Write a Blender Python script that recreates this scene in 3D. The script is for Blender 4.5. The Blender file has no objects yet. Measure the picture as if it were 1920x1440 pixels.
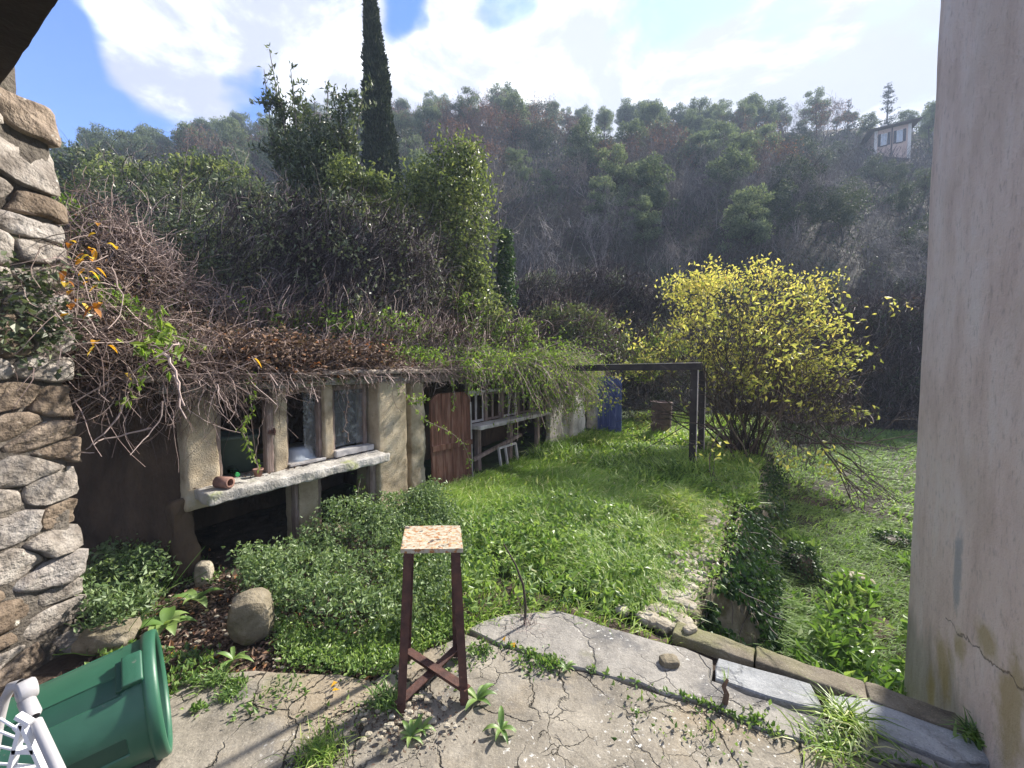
import bpy, math, random
import numpy as np
from mathutils import Vector, Matrix
random.seed(7)
rng = np.random.default_rng(11)
SC = bpy.context.scene
COL = SC.collection
R = math.radians
# ------------------------------------------------------------------ camera
PITCH = R(3.0); FPX = 760.0; CAMZ = 1.6
cam = bpy.data.cameras.new("camera")
cam.sensor_width = 36.0; cam.lens = FPX / 1920.0 * 36.0
cam.clip_start = 0.05; cam.clip_end = 2000
camo = bpy.data.objects.new("camera", cam); COL.objects.link(camo)
camo.location = (0, 0, CAMZ); camo.rotation_euler = (R(90) - PITCH, 0, 0)
SC.camera = camo
# ------------------------------------------------------------------ sun, sky
SUN_AZ, SUN_EL = R(50), R(36)          # azimuth measured from +Y towards +X
sl = bpy.data.lights.new("sun", 'SUN'); sl.energy = 3.0; sl.angle = R(3.0); sl.color = (1.0, 0.94, 0.84)
so = bpy.data.objects.new("sun", sl); COL.objects.link(so)
sd = Vector((math.sin(SUN_AZ) * math.cos(SUN_EL), math.cos(SUN_AZ) * math.cos(SUN_EL), math.sin(SUN_EL)))
so.rotation_euler = sd.to_track_quat('Z', 'Y').to_euler(); so.location = (30, 30, 60)
SC.view_settings.view_transform = 'Standard'; SC.view_settings.look = 'None'
SC.view_settings.exposure = 2.2; SC.view_settings.gamma = 1.0; SC.view_settings.use_curve_mapping = False

def ray(x, y):
    u = (x - 960) / FPX; v = (720 - y) / FPX
    return np.array([u, math.cos(PITCH) + v * math.sin(PITCH), -math.sin(PITCH) + v * math.cos(PITCH)])
def G(x, y, z=0.0):
    r = ray(x, y); k = (z - CAMZ) / r[2]
    return np.array([r[0] * k, r[1] * k, z])
def AY(x, y, Y):
    r = ray(x, y); k = Y / r[1]
    return np.array([r[0] * k, Y, CAMZ + r[2] * k])

class NT:
    """small helper for node trees"""
    def __init__(s, tree): s.t = tree; s.n = tree.nodes; s.l = tree.links
    def new(s, kind, **kw):
        n = s.n.new(kind)
        for k, v in kw.items(): setattr(n, k, v)
        return n
    def put(s, sock, v):
        if isinstance(v, bpy.types.NodeSocket): s.l.new(v, sock)
        else:
            if hasattr(sock.default_value, '__len__') and not hasattr(v, '__len__'): v = (v,) * len(sock.default_value)
            if hasattr(sock.default_value, '__len__') and len(sock.default_value) == 4 and len(v) == 3: v = (*v, 1)
            sock.default_value = v
    def math(s, op, a, b=0.0, c=None, clamp=False):
        n = s.new('ShaderNodeMath', operation=op, use_clamp=clamp); s.put(n.inputs[0], a); s.put(n.inputs[1], b)
        if c is not None: s.put(n.inputs[2], c)
        return n.outputs[0]
    def vmath(s, op, a, b=(0, 0, 0), out=0):
        n = s.new('ShaderNodeVectorMath', operation=op); s.put(n.inputs[0], a); s.put(n.inputs[1], b)
        return n.outputs[out]
    def noise(s, vec, scale, detail=4, rough=.55, dist=0.0, col=False):
        n = s.new('ShaderNodeTexNoise'); s.put(n.inputs['Scale'], scale); n.inputs['Detail'].default_value = detail
        n.inputs['Roughness'].default_value = rough; n.inputs['Distortion'].default_value = dist
        if vec is not None: s.l.new(vec, n.inputs['Vector'])
        return n.outputs['Color' if col else 'Fac']
    def ramp(s, fac, stops):
        n = s.new('ShaderNodeValToRGB'); e = n.color_ramp.elements
        while len(e) < len(stops): e.new(0.5)
        for i, (p, c) in enumerate(stops):
            e[i].position = p; e[i].color = (*c, 1) if hasattr(c, '__len__') else (c, c, c, 1)
        s.put(n.inputs[0], fac)
        return n.outputs[0]
    def mix(s, f, a, b, blend='MIX'):
        n = s.new('ShaderNodeMix', data_type='RGBA', blend_type=blend)
        s.put(n.inputs[0], f); s.put(n.inputs[6], a); s.put(n.inputs[7], b)
        return n.outputs[2]
    def rng(s, v, a, b, c=0.0, d=1.0, smooth=True):
        n = s.new('ShaderNodeMapRange', interpolation_type='SMOOTHSTEP' if smooth else 'LINEAR')
        s.put(n.inputs[0], v)
        for i, q in enumerate((a, b, c, d)): n.inputs[i + 1].default_value = q
        return n.outputs[0]
    def mapping(s, vec, scale=(1, 1, 1), loc=(0, 0, 0), rot=(0, 0, 0)):
        n = s.new('ShaderNodeMapping'); s.l.new(vec, n.inputs[0]); n.inputs[1].default_value = loc
        n.inputs[2].default_value = rot; n.inputs[3].default_value = scale
        return n.outputs[0]

world = bpy.data.worlds.new("World"); SC.world = world; world.use_nodes = True
w = NT(world.node_tree); w.n.clear()
sky = w.new('ShaderNodeTexSky', sky_type='NISHITA', sun_disc=False)
sky.sun_elevation = SUN_EL; sky.sun_rotation = SUN_AZ; sky.air_density = 1.0; sky.dust_density = 0.6; sky.ozone_density = 1.6
tc = w.new('ShaderNodeTexCoord').outputs['Generated']
sep = w.new('ShaderNodeSeparateXYZ'); w.l.new(tc, sep.inputs[0])
up = w.math('ADD', w.math('MAXIMUM', sep.outputs[2], 0.0), 0.35)
cb = w.new('ShaderNodeCombineXYZ'); w.put(cb.inputs[0], w.math('DIVIDE', sep.outputs[0], up)); w.put(cb.inputs[1], w.math('DIVIDE', sep.outputs[1], up))
pv = cb.outputs[0]
warp = w.vmath('ADD', tc, w.vmath('MULTIPLY', w.vmath('SUBTRACT', w.noise(tc, 2.6, 4, .6, col=True), (.5, .5, .5)), (.42, .42, .42)))
warp = w.vmath('NORMALIZE', warp)
n1 = w.noise(pv, 2.3, 10, .60, .3)
def blob(px, py, rad, amp):
    d = Vector(ray(px, py)).normalized()
    dot = w.vmath('DOT_PRODUCT', warp, tuple(d), out=1)
    return w.rng(dot, math.cos(R(rad)), 1.0, 0.0, amp)
cov = w.math('ADD', w.math('MULTIPLY', w.math('SUBTRACT', n1, .5), 1.35), 0.62)
for b in [(150, 170, 15, -.55), (60, 90, 8, -.2), (478, 200, 4, -.5), (745, 0, 4.5, -.46), (955, 20, 4, -.42), (1235, 10, 5.0, -.46), (1420, 10, 4, -.2), (-300, 100, 40, -.32),
          (340, 215, 9, .62), (235, 75, 8, .36), (330, 20, 12, .2), (520, 60, 16, .22), (560, 150, 10, .12), (860, 110, 13, .20), (1080, 110, 14, .18), (1330, 170, 20, .22), (1660, 60, 10, -.12), (1600, 230, 12, .2)]:
    cov = w.math('ADD', cov, blob(*b))
cmask = w.rng(cov, .38, .76)
shade = w.noise(w.vmath('ADD', pv, (3.1, 1.7, 0)), 3.4, 9, .62, .4)
toward = w.vmath('DOT_PRODUCT', tc, tuple(Vector(ray(1150, 130)).normalized()), out=1)
glow = w.rng(toward, .62, 1.0, 0.0, .18)
ccol = w.mix(w.math('ADD', w.rng(shade, .46, .66), glow, clamp=True), (1.45, 1.55, 1.95), (4.2, 4.3, 4.5))
thick = w.rng(cov, .62, 1.05, 0.0, .35)
ccol = w.mix(w.math('SUBTRACT', thick, glow, clamp=True), ccol, (1.5, 1.6, 2.05))
skyc = w.mix(1.0, sky.outputs[0], (.25, .40, .70), 'MULTIPLY')
# pale veil towards the right of the view
veil = w.rng(w.vmath('DOT_PRODUCT', tc, tuple(Vector(ray(1650, 150)).normalized()), out=1), .72, .97, 0.0, .8)
skyc = w.mix(veil, skyc, (1.9, 2.6, 3.15))
colr = w.mix(cmask, skyc, ccol)
bg = w.new('ShaderNodeBackground'); w.l.new(colr, bg.inputs[0]); bg.inputs[1].default_value = 0.1
wo = w.new('ShaderNodeOutputWorld'); w.l.new(bg.outputs[0], wo.inputs[0])

# ------------------------------------------------------------------ site grid: t runs away along the shed front, n out of it
D = np.array([.55, .8352, 0]); N = np.array([.8352, -.55, 0]); Z = np.array([0, 0, 1.])
F0 = np.array([-2.3847, 2.8914, 0])
def L(t, n, z=0.0):
    t, n, z = np.broadcast_arrays(np.asarray(t, float), np.asarray(n, float), np.asarray(z, float))
    return F0 + t[..., None] * D + n[..., None] * N + z[..., None] * Z
def toL(P):
    q = np.asarray(P) - F0
    return q @ D, q @ N
def FP(x, y, n):
    r = ray(x, y); k = (F0 @ N + n) / (r @ N); return np.array([r[0] * k, r[1] * k, CAMZ + r[2] * k])

# ------------------------------------------------------------------ numpy noise
def _h(ix, iy, iz, s):
    n = (ix.astype(np.int64) * 374761393 + iy.astype(np.int64) * 668265263 + iz.astype(np.int64) * 2147483647 + s * 974634777)
    n = (n ^ (n >> 13)) * 1274126177
    n = n ^ (n >> 16)
    return (n & 0xffffff) / float(0xffffff)
def vnoise(P, s=0):
    P = np.asarray(P, float); i = np.floor(P).astype(np.int64); f = P - i; f = f * f * (3 - 2 * f)
    x, y, z = i[..., 0], i[..., 1], i[..., 2]; fx, fy, fz = f[..., 0], f[..., 1], f[..., 2]
    def lx(a, b): return _h(x, y + a, z + b, s) * (1 - fx) + _h(x + 1, y + a, z + b, s) * fx
    return (lx(0, 0) * (1 - fy) + lx(1, 0) * fy) * (1 - fz) + (lx(0, 1) * (1 - fy) + lx(1, 1) * fy) * fz
def fbm(P, sc=1.0, o=4, s=0):
    P = np.asarray(P, float) * sc; v = 0; a = .5; t = 0
    for k in range(o): v = v + a * vnoise(P + 17.3 * k, s + k); t += a; a *= .5; P = P * 2.03
    return v / t - .5

# ------------------------------------------------------------------ mesh accumulator
def wloc(o):
    v = np.zeros(3)
    while o is not None: v += np.array(o.location); o = o.parent
    return v
class Acc:
    def __init__(s): s.V = []; s.F = []; s.W = []; s.M = []; s.n = 0
    def add(s, V, F, var=0.5, mi=0):
        V = np.asarray(V, float).reshape(-1, 3); s.V.append(V)
        if isinstance(F, list) and F and not isinstance(F[0], np.ndarray) and len({len(f) for f in F}) > 1:
            for k in sorted({len(f) for f in F}):
                ff = np.array([f for f in F if len(f) == k]); s.F.append(ff + s.n); s.M.append(np.full(len(ff), mi))
        else:
            Fs = F if isinstance(F, list) and isinstance(F[0], np.ndarray) else [np.asarray(F)]
            for ff in Fs: s.F.append(ff + s.n); s.M.append(np.full(len(ff), mi))
        s.W.append(np.broadcast_to(np.asarray(var, float), (len(V),)).copy()); s.n += len(V); return s
    def build(s, name, mats, parent=None, smooth=False, loc=None):
        V = np.concatenate(s.V); W = np.concatenate(s.W)
        if parent is not None: V = V - wloc(parent)
        if loc is not None: V = V - np.asarray(loc)
        me = bpy.data.meshes.new(name)
        me.vertices.add(len(V)); me.vertices.foreach_set('co', V.astype(np.float32).ravel())
        idx = np.concatenate([f.ravel() for f in s.F]); tot = np.concatenate([np.full(len(f), f.shape[1]) for f in s.F])
        me.loops.add(len(idx)); me.loops.foreach_set('vertex_index', idx.astype(np.int32))
        me.polygons.add(len(tot)); st = np.concatenate([[0], np.cumsum(tot)[:-1]])
        me.polygons.foreach_set('loop_start', st.astype(np.int32))
        try: me.polygons.foreach_set('loop_total', tot.astype(np.int32))
        except Exception: pass
        if not isinstance(mats, (list, tuple)): mats = [mats]
        for m in mats: me.materials.append(m)
        me.polygons.foreach_set('material_index', np.concatenate(s.M).astype(np.int32))
        me.polygons.foreach_set('use_smooth', np.full(len(tot), bool(smooth)))
        a = me.attributes.new('var', 'FLOAT', 'POINT'); a.data.foreach_set('value', W.astype(np.float32))
        me.update(calc_edges=True)
        o = bpy.data.objects.new(name, me); COL.objects.link(o)
        if parent is not None: o.parent = parent
        if loc is not None: o.location = loc
        return o
def tag(o, label=None, cat=None, group=None, kind=None):
    for k, v in (('label', label), ('category', cat), ('group', group), ('kind', kind)):
        if v: o[k] = v
    return o
def thing(name, label, cat, loc=(0, 0, 0), group=None):
    o = bpy.data.objects.new(name, None); COL.objects.link(o); o.location = tuple(map(float, loc)); o.empty_display_size = .1
    return tag(o, label, cat, group)

def frame(ax):
    ax = np.asarray(ax, float); ax = ax / np.linalg.norm(ax)
    u = np.cross(ax, [0, 0, 1.] if abs(ax[2]) < .9 else [1., 0, 0]); u /= np.linalg.norm(u)
    return ax, u, np.cross(ax, u)
BOXF = np.array([[0, 1, 3, 2], [4, 6, 7, 5], [0, 4, 5, 1], [2, 3, 7, 6], [0, 2, 6, 4], [1, 5, 7, 3]])
def obox(acc, c, ax, ay, az, var=.5, mi=0):
    """plain box: centre and three half-axis vectors"""
    c, ax, ay, az = map(lambda q: np.asarray(q, float), (c, ax, ay, az))
    V = [c + i * ax + j * ay + k * az for i in (-1, 1) for j in (-1, 1) for k in (-1, 1)]
    return acc.add(V, BOXF, var, mi)
def lbox(acc, t0, t1, n0, n1, z0, z1, var=.5, mi=0):
    return obox(acc, L((t0 + t1) / 2, (n0 + n1) / 2, (z0 + z1) / 2), D * (t1 - t0) / 2, N * (n1 - n0) / 2, Z * (z1 - z0) / 2, var, mi)
def bar(acc, a, b, w_, h_, upv=(0, 0, 1), var=.5, mi=0):
    a = np.asarray(a, float); b = np.asarray(b, float); d = b - a; ln = np.linalg.norm(d); d = d / ln
    s_ = np.cross(d, upv)
    if np.linalg.norm(s_) < 1e-3: s_ = np.cross(d, [1, 0, 0])
    s_ = s_ / np.linalg.norm(s_); u = np.cross(s_, d)
    return obox(acc, (a + b) / 2, d * ln / 2, s_ * w_ / 2, u * h_ / 2, var, mi)
def grid_faces(na, nb, off=0):
    i = np.arange(na - 1)[:, None] * nb + np.arange(nb - 1)[None]
    i = i.ravel() + off
    return np.stack([i, i + 1, i + nb + 1, i + nb], 1)
def rbox(acc, c, ax, ay, az, rad=.012, amp=.006, res=.05, nsc=9.0, seed=0, var=.5, mi=0, ragged=None):
    """box with rounded edges and an uneven surface"""
    c = np.asarray(c, float); A = [np.asarray(q, float) for q in (ax, ay, az)]; H = [np.linalg.norm(q) for q in A]; U = [q / h for q, h in zip(A, H)]
    rad = min(rad, min(H) * .6)
    def lin(h):
        m = max(2, int(math.ceil((2 * h - 2 * rad) / res)) + 1)
        return np.concatenate([[-h, -h + rad * .3], np.linspace(-h + rad, h - rad, m), [h - rad * .3, h]])
    for a in range(3):
        b, d = (a + 1) % 3, (a + 2) % 3
        gb, gd = np.meshgrid(lin(H[b]), lin(H[d]), indexing='ij')
        for sgn in (-1, 1):
            P = np.zeros(gb.shape + (3,)); P[..., a] = sgn * H[a]; P[..., b] = gb; P[..., d] = gd
            inner = np.clip(P, -np.array(H) + rad, np.array(H) - rad); dd = P - inner
            P = inner + rad * dd / np.maximum(np.linalg.norm(dd, axis=-1, keepdims=True), 1e-9)
            nrm = dd / np.maximum(np.linalg.norm(dd, axis=-1, keepdims=True), 1e-9)
            Wp = c + P[..., 0:1] * U[0] + P[..., 1:2] * U[1] + P[..., 2:3] * U[2]
            Wn = nrm[..., 0:1] * U[0] + nrm[..., 1:2] * U[1] + nrm[..., 2:3] * U[2]
            q = fbm(Wp, nsc, 4, seed)
            Wp = Wp + Wn * (q * amp * 2)[..., None]
            if ragged is not None: Wp = ragged(Wp)
            F = grid_faces(*gb.shape)
            if sgn < 0: F = F[:, ::-1]
            acc.add(Wp, F, var, mi)
    return acc
def lrbox(acc, t0, t1, n0, n1, z0, z1, **kw):
    return rbox(acc, L((t0 + t1) / 2, (n0 + n1) / 2, (z0 + z1) / 2), D * (t1 - t0) / 2, N * (n1 - n0) / 2, Z * (z1 - z0) / 2, **kw)
def rock(acc, c, size, seed=0, res=7, amp=.22, flat=.75, var=.5, rot=0.0):
    g = np.linspace(-1, 1, res)
    a, b = np.meshgrid(g, g, indexing='ij')
    for ax in range(3):
        for sg in (-1, 1):
            P = np.zeros(a.shape + (3,)); P[..., ax] = sg; P[..., (ax + 1) % 3] = a; P[..., (ax + 2) % 3] = b
            nr = np.linalg.norm(P, axis=-1, keepdims=True); Q = P / nr ** flat
            Q = Q * (1 + amp * 2 * fbm(P / nr * 1.3 + seed * 7.7, 1.2, 4, seed)[..., None])
            Q = Q * np.asarray(size)
            ca, sa = math.cos(rot), math.sin(rot)
            Q = np.stack([Q[..., 0] * ca - Q[..., 1] * sa, Q[..., 0] * sa + Q[..., 1] * ca, Q[..., 2]], -1)
            F = grid_faces(res, res)
            if sg < 0: F = F[:, ::-1]
            acc.add(Q + np.asarray(c), F, var)
    return acc
def lathe(acc, c, ax, prof, n=32, mod=None, var=.5, mi=0):
    """prof: (distance along axis, radius)"""
    ax, u, v = frame(ax); th = np.arange(n) * 2 * math.pi / n
    V = []
    for (s_, r_) in prof:
        rr = r_ * (mod(th, s_) if mod else 1.0)
        rr = np.broadcast_to(rr, th.shape)
        V.append(np.asarray(c) + ax * s_ + rr[:, None] * (np.cos(th)[:, None] * u + np.sin(th)[:, None] * v))
    m = len(prof); i = np.arange(m - 1)[:, None] * n; j = np.arange(n)[None]
    F = np.stack([(i + j), (i + (j + 1) % n), (i + n + (j + 1) % n), (i + n + j)], -1).reshape(-1, 4)
    return acc.add(np.concatenate(V), F, var, mi)
def strands(acc, P, Rd, sides=3, var=.5, mi=0):
    """P (n,k,3) paths, Rd (n,k) radii"""
    P = np.asarray(P, float); n, k, _ = P.shape; Rd = np.broadcast_to(np.asarray(Rd, float), (n, k))
    T = np.gradient(P, axis=1); T /= np.maximum(np.linalg.norm(T, axis=-1, keepdims=True), 1e-9)
    ref = np.tile(np.array([.37, .21, .9]), (n, 1)) ; m = np.abs((T[:, 0] * ref).sum(-1)) > .85; ref[m] = [.9, -.3, .1]
    S = np.cross(T, ref[:, None, :]); S /= np.maximum(np.linalg.norm(S, axis=-1, keepdims=True), 1e-9); B = np.cross(T, S)
    th = np.arange(sides) * 2 * math.pi / sides
    V = P[:, :, None, :] + Rd[:, :, None, None] * (np.cos(th)[None, None, :, None] * S[:, :, None, :] + np.sin(th)[None, None, :, None] * B[:, :, None, :])
    i = np.arange(n)[:, None, None] * k * sides + np.arange(k - 1)[None, :, None] * sides; j = np.arange(sides)[None, None, :]
    j2 = (j + 1) % sides
    if sides == 2: j = j[:, :, :1]; j2 = j2[:, :, :1]
    F = np.stack(np.broadcast_arrays(i + j, i + j2, i + sides + j2, i + sides + j), -1).reshape(-1, 4)
    vv = np.broadcast_to(np.asarray(var, float).reshape(-1, 1), (n, k * sides)).ravel() if np.ndim(var) else var
    return acc.add(V, F, vv, mi)
def walk(start, dr, step, k, wob=.3, grav=0.0, wave=True):
    P = np.asarray(start, float).copy(); d = np.asarray(dr, float).copy(); d /= np.linalg.norm(d, axis=-1, keepdims=True)
    out = [P.copy()]; step = np.broadcast_to(np.asarray(step, float), (len(P),))
    turn = rng.normal(size=P.shape) * wob
    for _ in range(k - 1):
        turn = turn * .6 + rng.normal(size=P.shape) * wob * .7
        d = d + turn; d[:, 2] -= grav; d /= np.linalg.norm(d, axis=-1, keepdims=True)
        P = P + d * step[:, None]; out.append(P.copy())
    return np.stack(out, 1)
def ribbons(acc, P, Wd, side, var=.5, mi=0):
    """flat blades; P (n,k,3), Wd (n,k) half widths, side (n,3); the tip is a point"""
    n, k, _ = P.shape
    A = P[:, :-1] - side[:, None] * Wd[:, :-1, None]; B = P[:, :-1] + side[:, None] * Wd[:, :-1, None]
    V = np.concatenate([np.stack([A, B], 2).reshape(n, -1, 3), P[:, -1:]], 1)
    m = V.shape[1]; base = (np.arange(n) * m)[:, None]
    Fs = []
    if k > 2:
        q = np.array([[2 * i, 2 * i + 1, 2 * i + 3, 2 * i + 2] for i in range(k - 2)])
        Fs.append((base[:, :, None] + q[None]).reshape(-1, 4))
    Fs.append((base + np.array([[m - 3, m - 2, m - 1]])).reshape(-1, 3))
    vv = np.repeat(np.broadcast_to(var, (n,)), m)
    return acc.add(V.reshape(-1, 3), Fs, vv, mi)
def blades(acc, base, h, lean, az, wid, k=4, var=.5, bend=1.0, mi=0):
    n = len(base); s_ = np.linspace(0, 1, k)
    dirv = np.stack([np.cos(az), np.sin(az), np.zeros(n)], 1)
    hor = (s_[None] ** (1.6)) * (lean * h)[:, None]
    ver = (s_[None] - (lean * .55 * bend)[:, None] * s_[None] ** 2.4) * h[:, None]
    P = base[:, None] + hor[..., None] * dirv[:, None]; P[..., 2] += ver
    side = np.stack([-np.sin(az + rng.normal(size=n) * .7), np.cos(az + rng.normal(size=n) * .7), rng.normal(size=n) * .2], 1)
    Wd = wid[:, None] * np.linspace(1, .25, k)[None] ** .7 * .5
    return ribbons(acc, P, Wd, side, var, mi)
def leaves(acc, P, dr, size, aspect=.45, fold=.25, var=.5, mi=0):
    n = len(P); dr = dr / np.maximum(np.linalg.norm(dr, axis=1, keepdims=True), 1e-9)
    rd = rng.normal(size=(n, 3)); sd_ = np.cross(dr, rd); sd_ /= np.maximum(np.linalg.norm(sd_, axis=1, keepdims=True), 1e-9)
    nm = np.cross(dr, sd_); size = np.broadcast_to(size, (n,))[:, None]
    mid = P + dr * size * .45 + nm * size * fold * .4
    V = np.stack([P, mid - sd_ * size * aspect * .5, P + dr * size, mid + sd_ * size * aspect * .5], 1)
    V[:, 2] -= nm * size * fold * .3
    b = (np.arange(n) * 4)[:, None]
    F = np.concatenate([b + [[0, 1, 2]], b + [[0, 2, 3]]])
    return acc.add(V.reshape(-1, 3), F, np.repeat(np.broadcast_to(var, (n,)), 4), mi)
def rdir(n, upb=0.0):
    d = rng.normal(size=(n, 3)); d[:, 2] += upb; return d / np.linalg.norm(d, axis=1, keepdims=True)
def ell(n, c, r, shell=0.0):
    d = rng.normal(size=(n, 3)); d /= np.linalg.norm(d, axis=1, keepdims=True)
    q = rng.random(n) ** (1 / 3.) if shell == 0 else (1 - shell * rng.random(n))
    return np.asarray(c) + d * q[:, None] * np.asarray(r)

# ------------------------------------------------------------------ materials
def mat(name): m = bpy.data.materials.new(name); m.use_nodes = True; t = NT(m.node_tree); t.n.clear(); return m, t
def finish(t, col, rough=.8, bump=None, bstr=.4, bdist=.01, metal=0.0, spec=.3, extra=None):
    b = t.new('ShaderNodeBsdfPrincipled'); t.put(b.inputs['Base Color'], col); t.put(b.inputs['Roughness'], rough); t.put(b.inputs['Metallic'], metal)
    b.inputs['Specular IOR Level'].default_value = spec
    if bump is not None:
        bn = t.new('ShaderNodeBump'); bn.inputs['Strength'].default_value = bstr; bn.inputs['Distance'].default_value = bdist; t.l.new(bump, bn.inputs['Height']); t.l.new(bn.outputs[0], b.inputs['Normal'])
    o = t.new('ShaderNodeOutputMaterial'); t.l.new(b.outputs[0], o.inputs[0]); return b
def obj_co(t): return t.new('ShaderNodeTexCoord').outputs['Object']
def pos_co(t): return t.new('ShaderNodeNewGeometry').outputs['Position']
def leafmat(name, stops, trans=.35, rough=.55, spec=.3, objvar=.0):
    m, t = mat(name)
    a = t.new('ShaderNodeAttribute', attribute_name='var')
    c = t.ramp(a.outputs['Fac'], stops)
    if objvar:
        oi = t.new('ShaderNodeObjectInfo').outputs['Random']
        c = t.mix(1.0, c, t.ramp(oi, [(0, (1 - objvar, 1 - objvar * .9, 1 - objvar)), (1, (1 + objvar, 1 + objvar * .8, 1 + objvar * .6))]), 'MULTIPLY')
    b = t.new('ShaderNodeBsdfPrincipled'); t.l.new(c, b.inputs['Base Color']); b.inputs['Roughness'].default_value = rough; b.inputs['Specular IOR Level'].default_value = spec
    o = t.new('ShaderNodeOutputMaterial')
    if trans > 0:
        tr = t.new('ShaderNodeBsdfTranslucent'); t.l.new(t.mix(1.0, c, (1.35, 1.4, .8), 'MULTIPLY'), tr.inputs[0])
        mx = t.new('ShaderNodeMixShader'); mx.inputs[0].default_value = trans; t.l.new(b.outputs[0], mx.inputs[1]); t.l.new(tr.outputs[0], mx.inputs[2]); t.l.new(mx.outputs[0], o.inputs[0])
    else: t.l.new(b.outputs[0], o.inputs[0])
    return m
def noisy(name, stops, scale=4, detail=7, rough=.85, bscale=30, bstr=.5, bdist=.01, spec=.25, stretch=(1, 1, 1), spots=None, metal=0.0, rgh=.6, bl=2.0):
    m, t = mat(name); co = t.mapping(obj_co(t), stretch)
    c = t.ramp(t.noise(co, scale, detail, rgh, .3), stops)
    if spots:
        for (sc, lo, hi, colr_) in spots: c = t.mix(t.rng(t.noise(co, sc, 5, .65), lo, hi), c, colr_)
    bm = t.math('ADD', t.noise(co, bscale, 6, .65), t.math('MULTIPLY', t.noise(co, bscale * .22, 4, .6), bl))
    finish(t, c, rough, bm, bstr, bdist, metal, spec); return m

M = {}
M['grass'] = leafmat('grass_blades', [(0, (.06, .12, .02)), (.4, (.20, .33, .055)), (.8, (.38, .48, .13)), (1, (.60, .58, .32))], .45, .45, .4)
M['field_grass'] = leafmat('field_grass_blades', [(0, (.045, .095, .03)), (.4, (.16, .26, .075)), (.85, (.30, .39, .15)), (1, (.46, .43, .25))], .4, .6, .2)
M['weed'] = leafmat('weed_leaf', [(0, (.04, .085, .02)), (.5, (.12, .215, .05)), (1, (.27, .36, .12))], .35, .45, .5)
M['nettle'] = leafmat('nettle_leaf', [(0, (.04, .075, .03)), (.5, (.13, .20, .08)), (1, (.29, .36, .18))], .3, .5, .4)
M['ivy'] = leafmat('ivy_leaf', [(0, (.015, .038, .014)), (.6, (.04, .085, .028)), (1, (.10, .15, .05))], .2, .5, .3)
M['vine_leaf'] = leafmat('green_vine_leaf', [(0, (.06, .11, .02)), (.6, (.16, .25, .045)), (1, (.30, .36, .10))], .45)
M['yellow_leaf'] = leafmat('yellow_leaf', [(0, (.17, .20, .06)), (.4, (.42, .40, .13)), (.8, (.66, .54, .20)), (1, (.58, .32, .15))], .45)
M['autumn'] = leafmat('autumn_leaf', [(0, (.30, .10, .02)), (.5, (.62, .30, .03)), (1, (.75, .55, .08))], .4)
M['deadleaf'] = leafmat('dead_leaf', [(0, (.05, .028, .02)), (.5, (.15, .095, .07)), (.9, (.27, .19, .14)), (1, (.42, .17, .06))], .1, .8)
M['laurel'] = leafmat('laurel_leaf', [(0, (.035, .05, .03)), (.55, (.10, .13, .07)), (1, (.22, .24, .14))], .3, .42, .5)
M['green_tree'] = leafmat('green_tree_leaf', [(0, (.045, .065, .028)), (.55, (.125, .16, .06)), (1, (.28, .30, .13))], .4, .45)
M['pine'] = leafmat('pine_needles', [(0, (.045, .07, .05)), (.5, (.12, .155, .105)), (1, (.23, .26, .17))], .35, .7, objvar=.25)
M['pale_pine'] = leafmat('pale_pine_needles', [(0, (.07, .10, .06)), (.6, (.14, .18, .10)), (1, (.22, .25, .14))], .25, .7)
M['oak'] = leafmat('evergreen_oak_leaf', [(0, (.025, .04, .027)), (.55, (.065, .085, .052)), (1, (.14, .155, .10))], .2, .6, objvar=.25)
M['conifer'] = leafmat('fir_needles', [(0, (.015, .028, .022)), (.6, (.035, .055, .04)), (1, (.06, .08, .06))], .1, .7)
M['cypress'] = leafmat('cypress_scale', [(0, (.012, .022, .012)), (.6, (.032, .048, .024)), (1, (.075, .09, .045))], .12, .6)
M['russet'] = leafmat('russet_leaf', [(0, (.14, .06, .04)), (1, (.27, .13, .09))], .3)
M['twig'] = leafmat('dead_twig', [(0, (.06, .04, .035)), (.5, (.17, .12, .105)), (1, (.42, .33, .30))], 0, .8)
M['dark_twig'] = leafmat('dark_twig', [(0, (.03, .022, .026)), (.6, (.09, .07, .074)), (1, (.25, .21, .205))], 0, .85)
M['bark'] = leafmat('grey_bark', [(0, (.08, .07, .07)), (.6, (.17, .15, .148)), (1, (.34, .31, .30))], 0, .85, objvar=.3)
M['russet_bark'] = leafmat('purple_twigs', [(0, (.07, .055, .056)), (.6, (.15, .122, .122)), (1, (.27, .225, .225))], 0, .85, objvar=.2)
M['bark_dark'] = leafmat('dark_bark', [(0, (.03, .025, .022)), (1, (.10, .08, .065))], 0, .9)
M['moss'] = leafmat('moss_tuft', [(0, (.05, .06, .01)), (1, (.18, .19, .04))], .2, .9)

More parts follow.
